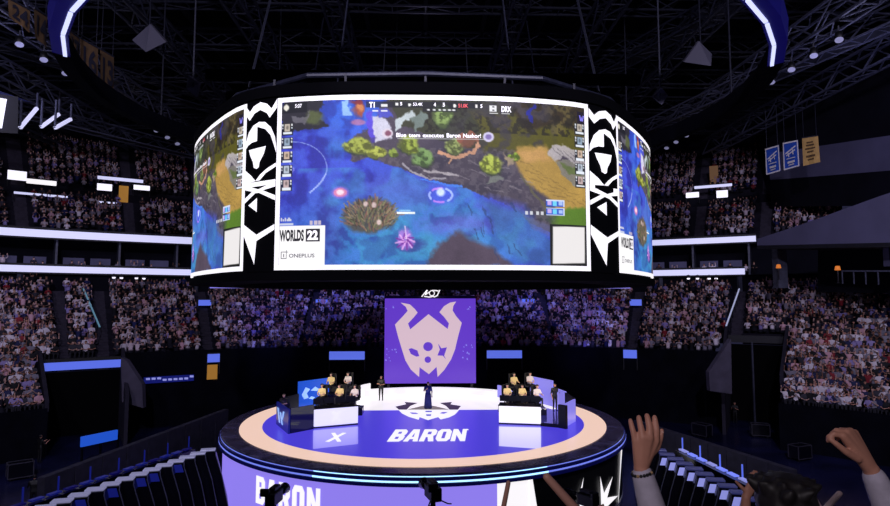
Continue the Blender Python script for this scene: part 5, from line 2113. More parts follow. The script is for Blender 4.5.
# ------------------------------------------------------------------ wings of tilted panels either side of the stage front
for side_, A, B, n in (('left', at_z(213, 449, -.35), at_z(34, 512, -.35), 13), ('right', at_z(655, 449, -.35), at_z(775, 512, -.35), 11)):
    sg = -1 if side_ == 'left' else 1
    d = (B - A)
    d.z = 0
    d.normalize()
    out = Vector((-d.y, d.x, 0))
    if out.x * sg < 0:
        out = -out
    L = (B - A).length
    w = L / n
    for i in range(n):
        c = A + d * (w * (i + .5))
        e = empty('stage_wing_panel', (c.x, c.y, FLOOR_Z), math.atan2(d.y, d.x))
        tag(e, f'{ORD[min(i, 11)] if i < 12 else "last"} tilted black panel with pale cap from the stage in the {side_} row', 'panel', f'tilted panels {side_} of the stage')
        inn = -1
        H = -.35 - FLOOR_Z
        e.rotation_euler = (0, 0, -sg * .22)
        hw = .33
        ix = -sg * .75                     # the face leans in towards the stage
        mb = MB()
        mb.add([(-hw, -.24, H), (hw, -.24, H), (hw + ix * .5, -.42, H * .62), (-hw + ix * .5, -.42, H * .62), (hw + ix, -.5, .1), (-hw + ix, -.5, .1),
                (-hw, .24, H), (hw, .24, H), (hw + ix, .1, .1), (-hw + ix, .1, .1)],
               [[0, 1, 2, 3], [3, 2, 4, 5], [0, 1, 7, 6], [6, 7, 8, 9], [1, 2, 4, 8, 7], [0, 3, 5, 9, 6], [4, 5, 9, 8]], M['gloss'])
        mb.obj('panel', e)
        mb = MB()
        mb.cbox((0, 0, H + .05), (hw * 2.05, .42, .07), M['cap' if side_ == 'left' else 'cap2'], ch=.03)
        mb.obj('cap', e)
        mb = MB()
        mb.tube([(-sg * (hw + .01), -.1, H + .02), (-sg * (hw + .05), -.3, H * .95), (-sg * hw + ix * .5, -.44, H * .62), (-sg * hw + ix, -.52, .1)], .022, M['steel2'], 6)
        mb.obj('edge_rail', e)
        f = lambda t, u: (u * hw + ix * .5 * t, -.25 - .18 * t, H - H * .38 * t)
        if side_ == 'right' and 0 < i < 9 or side_ == 'left' and i in (3, 5, 6, 8, 10):
            mb = MB()
            q = [f(.06, -.75), f(.06, .75), f(.36, .75), f(.36, -.75)]
            mb.add([(a_[0], a_[1] - .02, a_[2]) for a_ in q] + [(a_[0], a_[1] + .0, a_[2]) for a_ in q], [[0, 1, 2, 3], [7, 6, 5, 4], [0, 1, 5, 4], [2, 3, 7, 6], [1, 2, 6, 5], [3, 0, 4, 7]], M['pad' if side_ == 'right' else 'blue_dim'])
            mb.obj('lit_pad', e)
    # blue lit rail behind the panels
    e = empty('lit_barrier', (A.x, A.y, FLOOR_Z))
    tag(e, f'low barrier with broken blue lights behind the {side_} row of tilted panels', 'barrier')
    o_ = out * 1.3
    mb = MB()
    mb.beam(o_ + Vector((0, 0, 2.3)), o_ + d * L + Vector((0, 0, 2.3)), M['gloss'], .5, .9)
    mb.obj('barrier_body', e)
    for i in range(n):
        mb = MB()
        p = o_ + d * (w * (i + .1)) + Vector((0, 0, 2.82))
        mb.beam(p, p + d * (w * .7), M['blue_line' if i % 3 else 'pad'] if side_ == 'right' else M['blue_dim' if i % 3 else 'blue_glow'], .22, .06)
        mb.obj('light', e)
        if i % 2 == 0:
            mb = MB()
            p2 = p + out * .1
            mb.beam(p2, p2 + Vector((0, 0, .55)), M['blue_sign'] if side_ == 'right' else M['blue_dim'], .05)
            mb.obj('light_post', e)

# dark decks round the stage with a few lit boards
for pts, z, m, lab in (([(81, 442), (117, 434.5)], 0, 'blue_panel', 'blue lit board low on the left floor'),):
    a, b = at_z(*pts[0], FLOOR_Z + 1.6), at_z(*pts[1], FLOOR_Z + 1.6)
    mb = MB()
    mb.beam(a, b, M[m], .15, .6 if m == 'blue_panel' else .45)
    o = mb.obj('lit_board')
    tag(o, lab, 'screen')
    for q in (a, b, a.lerp(b, .5)):
        mb = MB()
        mb.beam((q.x, q.y + .15, FLOOR_Z), (q.x, q.y + .15, FLOOR_Z + 1.7), M['curtain'], .1)
        mb.obj('leg', o)
# technical tables behind the stage sides (dark)
for i, (px, py, w, lab) in enumerate(((170, 405, 5, 'left dark technical table beside the stage'), (232, 394, 4, 'dark technical table behind the left booth'), (640, 394, 4, 'dark technical table behind the right booth'), (700, 408, 5, 'right dark technical table beside the stage'))):
    p = at_z(px, py, FLOOR_Z + .9)
    rz = math.atan2(p.y, p.x) + PI / 2
    e = empty('technical_table', (p.x, p.y, FLOOR_Z), rz)
    tag(e, lab, 'table')
    mb = MB()
    mb.cbox((0, 0, .88), (w, .9, .06), M['gloss'], ch=.02)
    mb.obj('table_top', e)
    mb = MB()
    mb.box((0, -.42, .45), (w - .1, .03, .86), M['curtain'])
    mb.obj('skirt', e)
    for sx_ in (-1, 1):
        mb = MB()
        mb.beam((sx_ * (w / 2 - .1), .3, 0), (sx_ * (w / 2 - .1), .3, .86), M['steel'], .05)
        mb.obj('leg', e)
    for k in range(4):
        mb = MB()
        x = -w / 2 + .6 + k * (w - 1.2) / 3
        mb.cbox((x, 0, 1.18), (.5, .04, .32), M['blue_dim' if k % 2 else 'blue_glow'], ch=.01)
        mb.tube([(x, .02, .91), (x, .02, 1.05)], .03, M['black'], 6)
        o = mb.obj('monitor')
        o.location = e.location
        o.rotation_euler = (0, 0, rz)
        tag(o, f'{ORD[k]} dim blue monitor on the {lab}', 'monitor')

M['pad_dark'] = mat('padded_barrier', (46, 44, 58), .7, vary=.3, scale=3)
for side_, a_, b_ in (('left', (226, 409), (40, 478)), ('right', (636, 420), (795, 470))):
    A, B = at_z(*a_, -.5), at_z(*b_, -.5)
    mb = MB()
    n = 9
    for i in range(n):
        p, q = A.lerp(B, i / n), A.lerp(B, (i + .96) / n)
        mb.beam((p.x, p.y, (FLOOR_Z - .5) / 2), (q.x, q.y, (FLOOR_Z - .5) / 2), M['pad_dark'], .35, -.5 - FLOOR_Z)
    tag(mb.obj('padded_barrier', None, False), f'long dark grey padded barrier running out past the {side_} tilted panels', 'barrier')
for k, (px, py, lab) in enumerate(((30, 428, 'pale edged flight case at the far left floor'), (20, 470, 'dark flight case at the left picture edge'), (150, 420, 'dark flight case on the floor left of the stage'),
                                   (702, 430, 'dark flight case on the floor right of the stage'), (760, 430, 'flight case near the right stand boards'), (800, 452, 'flight case nearest the right arm'))):
    p = at_z(px, py, FLOOR_Z + .5)
    e = empty('flight_case', (p.x, p.y, FLOOR_Z), k * .7)
    tag(e, lab, 'case')
    mb = MB()
    mb.cbox((0, 0, .55), (1.2, .7, .8), M['gloss'], ch=.03)
    mb.obj('case_body', e)
    mb = MB()
    for x in (-.6, .6):
        for y in (-.35, .35):
            mb.beam((x, y, .16), (x, y, .95), M['pad_dark'], .05)
    for y in (-.35, .35):
        for z in (.16, .95):
            mb.beam((-.6, y, z), (.6, y, z), M['pad_dark'], .05)
    for x in (-.6, .6):
        mb.beam((x, -.35, .95), (x, .35, .95), M['pad_dark'], .05)
    mb.obj('edging', e)
    for x in (-.45, .45):
        for y in (-.25, .25):
            mb = MB()
            mb.tube([(x - .03, y, .075), (x + .03, y, .075)], .075, M['black'], 12)
            mb.obj('wheel', e)

# broadcast cameras before the skirt


def tv_camera(px, py, Y, lab, s=1.0, operator=None, rz=0.0):
    p = at_y(px, py, Y)                 # lens height point
    e = empty('broadcast_camera', (p.x, p.y, FLOOR_Z), rz)
    tag(e, lab, 'camera')
    h = p.z - FLOOR_Z
    mb = MB()
    mb.cbox((0, 0, h), (.34 * s, .75 * s, .4 * s), M['black'], ch=.04)
    mb.cbox((0, .05, h + .28 * s), (.22 * s, .5 * s, .12 * s), M['black'], ch=.03)
    mb.obj('camera_body', e)
    mb = MB()
    mb.tube([(0, .35 * s, h), (0, .8 * s, h), (0, .95 * s, h)], [.13 * s, .14 * s, .19 * s], M['gloss'], 12)
    mb.obj('lens', e, True)
    mb = MB()
    mb.cbox((-.14 * s, -.42 * s, h + .26 * s), (.3 * s, .12 * s, .24 * s), M['black'], ch=.03)
    mb.obj('viewfinder', e)
    mb = MB()
    mb.tube([(0, 0, .25), (0, 0, h - .2)], [.14, .09], M['dark'], 10)
    mb.lathe([(.5, .05), (.5, .18), (.14, .3)], M['dark'], 14)
    mb.obj('pedestal', e)
    mb = MB()
    for s_ in (-1, 1):
        mb.tube([(s_ * .1, -.1, h - .2), (s_ * .3 * s, -.5 * s, h - .25), (s_ * .3 * s, -.8 * s, h - .15)], .025, M['black'], 6)
    mb.obj('pan_handle', e)
    return e


tv_camera(433, 492, -14.6, 'black broadcast camera standing before the skirt at the middle', 1.15, rz=.3)
tv_camera(274, 497, -13.8, 'black broadcast camera in front of the skirt lettering on the left', 1.1, rz=-.15)
tv_camera(588, 500, -13.0, 'black broadcast camera before the dark skirt on the right', 1.1, rz=.6)
me = slots(figure(stand_pose(wrl=(-.16, .4, 1.25), wrr=(.16, .4, 1.25), ell=(-.28, .1, 1.12), elr=(.28, .1, 1.12))), M['skin'], M['black'], M['black'], M['hair'])
for px, Y, lab in ((268, -14.8, 'person in black operating the camera before the skirt lettering'), (440, -15.6, 'person in black operating the middle camera'), (596, -14.0, 'person in black operating the right hand camera')):
    q = at_y(px, 500, Y)
    person(lab, me, (q.x, Y, FLOOR_Z), .1)
for px, py, lab in ((63, 420, 'person in dark clothes standing on the left floor below the tunnel'), (40, 448, 'person in dark clothes standing alone at the far left floor'), (34, 492, 'person in dark clothes on the left floor nearest the camera'),
                    (735, 412, 'person in dark clothes standing by the right tunnel wall'), (690, 400, 'person in dark clothes behind the right end of the stage')):
    q = at_z(px, py, FLOOR_Z + .9)
    o = person(lab, me, (q.x, q.y, FLOOR_Z), rng.uniform(0, 6))

# ------------------------------------------------------------------ crowd
lower_seats, upper_seats = [], []
for k in range(L_N):
    o_, z_ = l_row(k)
    s = bounds[0] + .3
    while s < bounds[-1]:
        if k >= first_row(s) and min(abs(s - a_) for a_ in aisles) > .68:
            x, y = bowl(s, o_)
            q = proj((x, y, z_ + .8))
            if -70 < q[0] < 960 and q[1] < 520 and q[2] > 5 and rng.random() < .97:
                lower_seats.append((x, y, z_, s, k, q))
        s += .53
for k in range(U_N):
    if k in U_GAP:
        continue
    o_, z_ = u_row(k)
    s = U_S0 + .3
    while s < ub[-1] - .3:
        if min(abs(s - a_) for a_ in u_aisles) > .75:
            x, y = bowl(s, o_)
            q = proj((x, y, z_ + .8))
            if -70 < q[0] < 960 and not (250 < q[0] < 600) and rng.random() < .94:
                upper_seats.append((x, y, z_, s, k, q))
        s += .56
# suite guests
suite_seats = []
for s in np.arange(U_S0, sR, .75):
    x, y = bowl(s, .9)
    q = proj((x, y, 10.2))
    if -70 < q[0] < 960 and not (230 < q[0] < 620) and rng.random() < .6:
        suite_seats.append((x, y, 9.5, s, 99, q))

vis = [q for q in lower_seats if 2 < q[5][0] < 888 and q[5][1] < 500]
vis.sort(key=lambda q: q[5][2])
# right and left nearest ones that are in view, as individuals
ind = vis[:300]
ids = set((q[0], q[1]) for q in ind)
poses = [(sit_pose(), 'seated'), (sit_pose(ell=(-.3, .12, 1.05), wrl=(-.28, .16, 1.36), elr=(.3, .12, 1.05), wrr=(.28, .16, 1.36)), 'arms up'),
         (sit_pose(wrl=(-.03, .36, .98), wrr=(.05, .36, .98)), 'clapping'),
         (sit_pose(elr=(.28, .12, 1.1), wrr=(.24, .16, 1.4)), 'hand up')]
spect = []
bases = [figure(p_, .03, .3) for p_, _ in poses]
cn = list(SHIRTS)
wts = np.array([.17, .07, .16, .22, .12, .09, .03, .14])
meshes = {}
for c in cn:
    for i, b in enumerate(bases):
        m_ = b.copy()
        m_.name = 'spectator'
        slots(m_, (M['skin'], M['skin_pale'], M['skin_dark'])[(i + cn.index(c)) % 3], SHIRTS[c], M['trouser'], (M['hair'], M['hair_brown'])[(i + cn.index(c)) % 2])
        meshes[(c, i)] = m_
rows = {}
for q in ind:
    side_ = 'left' if q[0] < 0 else 'right'
    rows.setdefault((side_, q[4]), []).append(q)


def nth(n):
    n = int(n)
    return f'{n}{"th" if 10 < n % 100 < 14 else {1: "st", 2: "nd", 3: "rd"}.get(n % 10, "th")}'


for (side_, k), lst in rows.items():
    lst.sort(key=lambda q: q[5][0] if side_ == 'left' else -q[5][0])
    for j, q in enumerate(lst):
        c = cn[rng.choice(len(cn), p=wts)]
        i = rng.choice(4, p=[.4, .22, .2, .18])
        o = bpy.data.objects.new('spectator', meshes[(c, i)])
        COL.objects.link(o)
        o.location = (q[0], q[1], q[2] - .06)
        n = bowl_n(q[3])
        o.rotation_euler = (0, 0, math.atan2(-n[1], -n[0]) - PI / 2 + rng.uniform(-.3, .3))
        sc_ = rng.uniform(.92, 1.08)
        o.scale = (sc_, sc_, sc_)
        tag(o, f'spectator in {c} top, {poses[i][1]}, {nth(k + 1)} row of {side_} stand, {nth(j + 1)} from edge', 'person', f'nearest spectators in the {side_} lower stand')

# everyone else: one mesh
def ringbody(pose):
    """low-poly continuous seated figure: verts, faces, part ids (0 hair, 1 skin, 2 shirt, 3 legs)"""
    V, Fc, Pt = [], [], []
    n = 6

    def loft(rings, parts, cap0=True):
        o = len(V)
        for (c, rx, ry), pt in zip(rings, parts):
            for k in range(n):
                t = 2 * PI * k / n
                V.append((c[0] + rx * math.cos(t), c[1] + ry * math.sin(t), c[2]))
                Pt.append(pt)
        for i in range(len(rings) - 1):
            for k in range(n):
                Fc.append((o + i * n + k, o + i * n + (k + 1) % n, o + (i + 1) * n + (k + 1) % n, o + (i + 1) * n + k))
    loft([((0, .2, .3), .2, .3), ((0, .12, .5), .2, .28), ((0, .02, .62), .17, .13), ((0, .02, .9), .2, .13), ((0, .02, 1.04), .19, .1), ((0, .03, 1.09), .06, .06), ((0, .05, 1.14), .06, .07),
          ((0, .06, 1.2), .085, .1), ((0, .05, 1.27), .088, .1), ((0, .05, 1.34), .05, .06)], [3, 3, 2, 2, 2, 1, 1, 1, 0, 0])
    for s_ in (-1, 1):
        if pose == 0:
            A = [(s_ * .2, .02, 1.0), (s_ * .27, .1, .78), (s_ * .1, .32, .74)]
        elif pose == 1:
            A = [(s_ * .2, .02, 1.0), (s_ * .3, .12, 1.1), (s_ * .26, .14, 1.4)]
        else:
            A = [(s_ * .2, .02, 1.0), (s_ * .27, .15, .85), (s_ * .05, .32, 1.0)]
        o = len(V)
        for i, a_ in enumerate(A):
            r_ = (.06, .05, .045)[i]
            for dx, dy, dz in ((-1, 0, -.5), (1, 0, -.5), (0, .6, 1)):
                V.append((a_[0] + dx * r_, a_[1] + dy * r_, a_[2] + dz * r_))
                Pt.append((2, 2, 1)[i])
        for i in range(2):
            for k in range(3):
                Fc.append((o + i * 3 + k, o + i * 3 + (k + 1) % 3, o + (i + 1) * 3 + (k + 1) % 3, o + (i + 1) * 3 + k))
    return np.array(V), np.array(Fc), np.array(Pt)


TPL = [ringbody(i) for i in range(3)]


def crowd_mesh(name, seats, lab, bright=1.0):
    AV, AF, AC = [], [], []
    o = 0
    pal = [np.array(lin(c)) for c in ((226, 216, 228), (206, 162, 176), (130, 124, 140), (20, 20, 28), (36, 42, 90), (150, 136, 196), (150, 40, 52), (54, 52, 64), (214, 196, 206), (30, 28, 40))]
    pw = np.array([.15, .06, .11, .19, .1, .09, .02, .14, .06, .08])
    for q in seats:
        V, Fc, Pt = TPL[rng.choice(3, p=[.5, .25, .25])]
        n = bowl_n(q[3])
        a = math.atan2(-n[1], -n[0]) - PI / 2 + rng.uniform(-.3, .3)
        s_ = rng.uniform(.9, 1.1)
        ca, sa = math.cos(a) * s_, math.sin(a) * s_
        X = V[:, 0] * ca - V[:, 1] * sa + q[0] + rng.uniform(-.06, .06)
        Y = V[:, 0] * sa + V[:, 1] * ca + q[1] + rng.uniform(-.1, .1)
        Z = V[:, 2] * s_ + q[2] - .12 + rng.uniform(-.05, .06) + (.35 if rng.random() < .06 else 0)
        AV.append(np.stack([X, Y, Z], 1))
        AF.append(Fc + o)
        o += len(V)
        sk = np.array(lin([(206, 160, 144), (222, 178, 160), (150, 106, 88)][rng.choice(3)]))
        cols = np.stack([np.array(lin((24, 18, 20) if rng.random() < .8 else (110, 80, 56))), sk, pal[rng.choice(10, p=pw)] * rng.uniform(.7, 1.1), np.array(lin((24, 24, 34)))])
        AC.append(cols[Pt] * bright)
    V, Fq, C = np.concatenate(AV), np.concatenate(AF), np.concatenate(AC)
    me = bpy.data.meshes.new(name)
    me.vertices.add(len(V))
    me.vertices.foreach_set('co', V.astype(np.float32).ravel())
    me.loops.add(Fq.size)
    me.loops.foreach_set('vertex_index', Fq.astype(np.int32).ravel())
    me.polygons.add(len(Fq))
    me.polygons.foreach_set('loop_start', np.arange(0, Fq.size, 4, dtype=np.int32))
    me.polygons.foreach_set('loop_total', np.full(len(Fq), 4, np.int32))
    me.update(calc_edges=True)
    at = me.attributes.new('pix', 'FLOAT_COLOR', 'POINT')
    at.data.foreach_set('color', np.c_[C, np.ones(len(C))].astype(np.float32).ravel())
    me.materials.append(M['crowd'])
    ob = bpy.data.objects.new(name, me)
    COL.objects.link(ob)
    tag(ob, lab, 'crowd', None, 'stuff')


rest = [q for q in lower_seats if (q[0], q[1]) not in ids] + upper_seats + suite_seats
print('crowd', len(rest), 'individuals', len(ind), 'depth of farthest individual', ind[-1][5][2])
crowd_mesh('crowd', rest, 'the rest of the crowd filling the far, corner and upper stands')

# ------------------------------------------------------------------ near stand under the camera and the people in front
mb = MB()
for k in range(14):
    y0 = -44 + k * .85
    z = 8.2 - (k - 1) * .42 - .0
    mb.box((0, y0 + .42, (z + FLOOR_Z) / 2), (60, .85, z - FLOOR_Z), M['conc'])
struct(mb.obj('near_stand'), 'concrete tiers of the near stand below the camera', 'stand')
near_floor = lambda y: 8.2 - (int((y + 44) / .85) - 1) * .42


def remesh_obj(name, prims, voxel, m, parent=None, smooth=4):
    me = fused(prims, voxel, smooth)
    me.materials.clear()
    me.materials.append(m)
    o = bpy.data.objects.new(name, me)
    COL.objects.link(o)
    if parent:
        o.parent = parent
    return o


# foreground spectator with both arms raised
DP = 2.15
Lw, Rw = at_d(643, 470, DP), at_d(877, 478, DP)
hd = at_d(783, 512, DP - .05)
feet_y = hd.y
fz = near_floor(feet_y)
shz = hd.z - .22
shl, shr = Vector((hd.x - .2, hd.y, shz)), Vector((hd.x + .2, hd.y, shz))
ell_ = Vector((Lw.x - .0 + .03, Lw.y - .0, Lw.z - .27))
ell_ = at_d(662, 545, DP - .02)
elr_ = at_d(905, 545, DP - .02)
hipz = fz + (hd.z - fz) * .55
hip = Vector((hd.x, hd.y, hipz))


def hand_prims(w, palm_c, fdirs, lens, rads, thumb, knuckles):
    """w wrist, palm_c palm end centre, knuckles list of 4 points, fdirs: list of lists of joint points"""
    pr = [[(w, .026), (knuckles[0], .014), (knuckles[3], .0125), (palm_c, .017)], [(w, .026), (knuckles[1], .0145), (knuckles[2], .014)]]
    for k in range(4):
        P = fdirs[k]
        r = rads[k]
        for i in range(len(P) - 1):
            pr.append([(P[i], r * (1 - .08 * i)), (P[i + 1], r * (1 - .08 * (i + 1)))])
    for i in range(len(thumb) - 1):
        pr.append([(thumb[i], .0145 - .0018 * i), (thumb[i + 1], .0145 - .0018 * (i + 1))])
    return pr


def img_pt(px, py, d=DP):
    return at_d(px, py, d)


# open left hand, back towards us (outline points from the view of the hand itself)
wl = img_pt(641, 468)
kn = [img_pt(656, 441, DP - .004), img_pt(650, 437.5, DP - .014), img_pt(642.5, 437.5, DP - .014), img_pt(635, 440, DP - .006)]   # index .. little
tips = [[kn[0], img_pt(656.5, 430, DP), img_pt(655.5, 422.5, DP + .012), img_pt(654.5, 417.5, DP + .02)],
        [kn[1], img_pt(649.5, 427, DP), img_pt(648, 420, DP + .012), img_pt(647, 415.8, DP + .022)],
        [kn[2], img_pt(641, 428, DP), img_pt(639.5, 421.5, DP + .012), img_pt(638.8, 417.5, DP + .02)],
        [kn[3], img_pt(632.8, 430.5, DP), img_pt(631.2, 424, DP + .012), img_pt(630.5, 420.5, DP + .02)]]
th = [img_pt(648, 457, DP - .005), img_pt(657, 448, DP + .004), img_pt(660.5, 438, DP + .012), img_pt(661.8, 430.5, DP + .018)]
prL = hand_prims(wl, img_pt(645, 440, DP + .004), tips, None, [.0132, .0136, .0132, .0116], th, kn)
prL.append([(wl, .028), (ell_.lerp(wl, .6), .033)])
# right hand, loosely closed, bent over to the left
wr = img_pt(871, 470)
kn2 = [img_pt(842.5, 436, DP - .02), img_pt(846, 432.5, DP - .005), img_pt(850.5, 431, DP + .012), img_pt(855, 432.5, DP + .028)]
tp2 = [[kn2[0], img_pt(834, 434, DP - .02), img_pt(828.5, 437, DP - .012), img_pt(828, 441, DP - .01)],
       [kn2[1], img_pt(836.5, 430.5, DP - .004), img_pt(831.5, 434.5, DP + .006), img_pt(832.5, 439, DP + .004)],
       [kn2[2], img_pt(841, 429.8, DP + .012), img_pt(836, 434, DP + .022), img_pt(838, 439, DP + .02)],
       [kn2[3], img_pt(846.5, 431, DP + .03), img_pt(842, 436, DP + .036), img_pt(844, 441, DP + .032)]]
th2 = [img_pt(858, 459, DP - .02), img_pt(846, 452, DP - .032), img_pt(837, 444.5, DP - .03), img_pt(830.5, 439.5, DP - .022)]
prR = hand_prims(wr, img_pt(850, 442, DP - .004), tp2, None, [.0108, .011, .0105, .0094], th2, kn2)
prR.append([(wr, .029), (wr.lerp(elr_, .4), .034)])

PER = empty('person', (hd.x, hd.y, fz))
tag(PER, 'dark haired person in a light grey jumper cheering with both arms raised, nearest the camera', 'person')
base = Vector((hd.x, hd.y, fz))


def loc_(prims):
    return [[(Vector(c) - base, r) for c, r in pr_] for pr_ in prims]


SX = Vector((1, 0, 0))
body = []
body += prL + prR
# legs, pelvis, torso, neck, head, arms - all one skin
hl, hr = hip - SX * .09, hip + SX * .09
ch = Vector((hd.x, hd.y, shz - .14))
nk = Vector((hd.x, hd.y, shz + .03))
body += [[(hl, .1), (hr, .1), (ch - SX * .1, .1), (ch + SX * .1, .1)], [(ch - SX * .1, .1), (ch + SX * .1, .1), (shl, .06), (shr, .06), (nk, .06)], [(nk, .055), (hd - Vector((0, 0, .07)), .055)],
         [(hd + Vector((0, -.01, .02)), (.078, .095, .09)), (hd + Vector((0, .03, -.08)), (.05, .055, .045))], [(hd + Vector((0, .1, -.02)), .014), (hd + Vector((0, .085, .02)), .012)]]
for s_ in (-1, 1):
    body.append([(hd + Vector((.084 * s_, 0, -.01)), (.013, .02, .03))])
for s_, sh_, el_, w_ in ((-1, shl, ell_, wl), (1, shr, elr_, wr)):
    body += [[(sh_, .056), (el_, .044)], [(el_, .043), (w_, .028)]]
    h_ = hip + SX * (.09 * s_)
    k_ = Vector((h_.x, h_.y + .02, fz + (hipz - fz) * .53))
    a_ = Vector((h_.x, h_.y - .02, fz + .07))
    body += [[(h_, .09), (k_, .06)], [(k_, .058), (a_, .042)], [(a_ - Vector((0, 0, .03)), .045), (a_ + Vector((0, .14, -.04)), .03)]]
me = fused(loc_(body), .0042, 5)
me.materials.clear()
me.materials.append(M['skin'])
bo = bpy.data.objects.new('body', me)
COL.objects.link(bo)
bo.parent = PER
# clothing
sl = []
for sh_, el_, w_ in ((shl, ell_, wl), (shr, elr_, wr)):
    cuff = w_.lerp(el_, .10)
    sl += [[(sh_, .07), (el_, .062)], [(el_, .062), (cuff.lerp(el_, .15), .045)], [(cuff.lerp(el_, .15), .045), (cuff, .041)]]
sl += [[(hl, .118), (hr, .118), (ch - SX * .1, .117), (ch + SX * .1, .117)], [(ch - SX * .1, .117), (ch + SX * .1, .117), (shl, .075), (shr, .075), (nk - Vector((0, 0, .03)), .075)]]
o = remesh_obj('jumper', loc_(sl), .011, M['sleeve'], PER)
tr = []
for s_ in (-1, 1):
    h_ = hip + SX * (.09 * s_)
    k_ = Vector((h_.x, h_.y + .02, fz + (hipz - fz) * .53))
    a_ = Vector((h_.x, h_.y - .02, fz + .1))
    tr += [[(h_, .108), (k_, .075)], [(k_, .073), (a_, .058)]]
remesh_obj('trousers', loc_(tr), .014, M['trouser'], PER)
# hair
mb = MB()
hp = [[(hd + Vector((0, -.02, .045)), (.1, .112, .1)), (hd + Vector((0, -.05, -.04)), (.09, .07, .08))]]
for k in range(26):
    t, r_ = k * 2.4, .03 + .07 * ((k * 37 % 26) / 26)
    q = hd + Vector((r_ * math.cos(t), -.02 + r_ * math.sin(t), .12 - r_ * .35))
    hp.append([(q, .024), (q + Vector((.03 * math.cos(t + .6), .02 * math.sin(t), .02)), .01)])
remesh_obj('hair', loc_(hp), .008, M['hair'], PER, 2)
# nails on the open hand, beads at the wrist
for P in tips + [th]:
    p = P[-1] - base - FW * .0085 - UP * .003
    mb = MB()
    mb.tube([p - UP * .006 + FW * .002, p - UP * .002, p + UP * .003 + FW * .003], [.003, .0052, .004], M['nail'], 10)
    mb.obj('fingernail', PER, True)
mb = MB()
ax = (wl - ell_).normalized()
u_ = ax.orthogonal().normalized()
v_ = ax.cross(u_)
cc = wl.lerp(ell_, .06) - base
for k in range(20):
    t = 2 * PI * k / 20
    q = cc + (u_ * math.cos(t) + v_ * math.sin(t)) * .036
    bm_ = [[0, 0]]
    mb.lathe([(0, .0062), (.0044, .0044), (.0062, 0), (.0044, -.0044), (0, -.0062)], M['bead' if k % 5 else 'goldbead'], 8, q)
br = mb.obj('bracelet', None, True)
br.location = base
tag(br, 'black beaded bracelet on the raised left wrist nearest the camera', 'bracelet')

# a second spectator further down: small raised hand
D2 = 3.9
w2 = at_d(746, 497, D2)
h2 = at_d(738, 560, D2)
f2 = near_floor(h2.y)
b2 = Vector((h2.x, h2.y, f2))
e2 = at_d(744, 540, D2)
kn3 = [at_d(752.5, 484, D2), at_d(755, 482, D2 + .01), at_d(752, 483, D2 + .02), at_d(749, 484.5, D2 + .03)]
kn3 = [at_d(748.5, 484.5, D2), at_d(751.5, 483, D2), at_d(754, 483, D2), at_d(756.3, 484.8, D2)]
tp3 = [[kn3[i], at_d(kx, ky, D2), at_d(kx + .6, ky - 3.0, D2 + .012), at_d(kx + .9, ky - 5, D2 + .02)] for i, (kx, ky) in enumerate(((750, 478), (753, 476), (755.6, 476.5), (757.6, 479.5)))]
th3 = [at_d(746, 492, D2), at_d(741.5, 487, D2), at_d(738.5, 484, D2 + .01), at_d(736, 481.5, D2 + .01)]
hz = h2.z - f2
S2 = hz / 1.62
pr = hand_prims(w2, at_d(752, 486, D2), tp3, None, [.0112, .0115, .0112, .0098], th3, kn3)
hip2 = b2 + Vector((0, 0, .9 * S2))
ch2 = b2 + Vector((0, 0, 1.25 * S2))
nk2 = b2 + Vector((0, 0, 1.46 * S2))
sL2, sR2 = b2 + Vector((-.19, 0, 1.4 * S2)), b2 + Vector((.19, 0, 1.4 * S2))
pr += [[(hip2 - SX * .09, .1), (hip2 + SX * .09, .1), (ch2 - SX * .1, .1), (ch2 + SX * .1, .1)], [(ch2 - SX * .1, .1), (ch2 + SX * .1, .1), (sL2, .06), (sR2, .06), (nk2, .06)], [(nk2, .055), (h2 - Vector((0, 0, .07)), .055)],
       [(h2 + Vector((0, -.01, .02)), (.078, .095, .09)), (h2 + Vector((0, .03, -.08)), (.05, .055, .045))], [(h2 + Vector((0, .1, -.02)), .014), (h2 + Vector((0, .085, .02)), .012)],
       [(sR2, .056), (e2, .044)], [(e2, .043), (w2, .028)], [(sL2, .056), (sL2 + Vector((-.07, 0, -.28)), .044)], [(sL2 + Vector((-.07, 0, -.28)), .043), (sL2 + Vector((-.04, .14, -.48)), .028)],
       [(sL2 + Vector((-.04, .14, -.48)), .028), (sL2 + Vector((-.03, .2, -.6)), .026)]]
for s_ in (-1, 1):
    a_, k_, h_ = b2 + Vector((.1 * s_, -.02, .07)), b2 + Vector((.1 * s_, .02, .49 * S2)), hip2 + SX * (.09 * s_)
    pr += [[(h_, .09), (k_, .06)], [(k_, .058), (a_, .042)], [(a_ - Vector((0, 0, .03)), .045), (a_ + Vector((0, .14, -.04)), .03)]]
P2 = empty('person', b2)
tag(P2, 'person lower down raising one small open hand beside the dark haired head', 'person')
l2 = lambda prs: [[(Vector(c) - b2, r) for c, r in q_] for q_ in prs]
me = fused(l2(pr), .006, 4)
me.materials.clear()
me.materials.append(M['skin'])
bo = bpy.data.objects.new('body', me)
COL.objects.link(bo)
bo.parent = P2
remesh_obj('shirt', l2([[(hip2 - SX * .09, .115), (hip2 + SX * .09, .115), (ch2 - SX * .1, .115), (ch2 + SX * .1, .115)], [(ch2 - SX * .1, .115), (ch2 + SX * .1, .115), (sL2, .075), (sR2, .075), (nk2 - Vector((0, 0, .03)), .07)],
                        [(sR2, .072), (e2, .06)], [(sL2, .072), (sL2 + Vector((-.07, 0, -.28)), .06)]]), .014, M['trouser'], P2)
remesh_obj('hair', l2([[(h2 + Vector((0, -.02, .045)), (.1, .112, .09)), (h2 + Vector((0, -.05, -.04)), (.09, .07, .08))]]), .012, M['hair'], P2)
tr = []
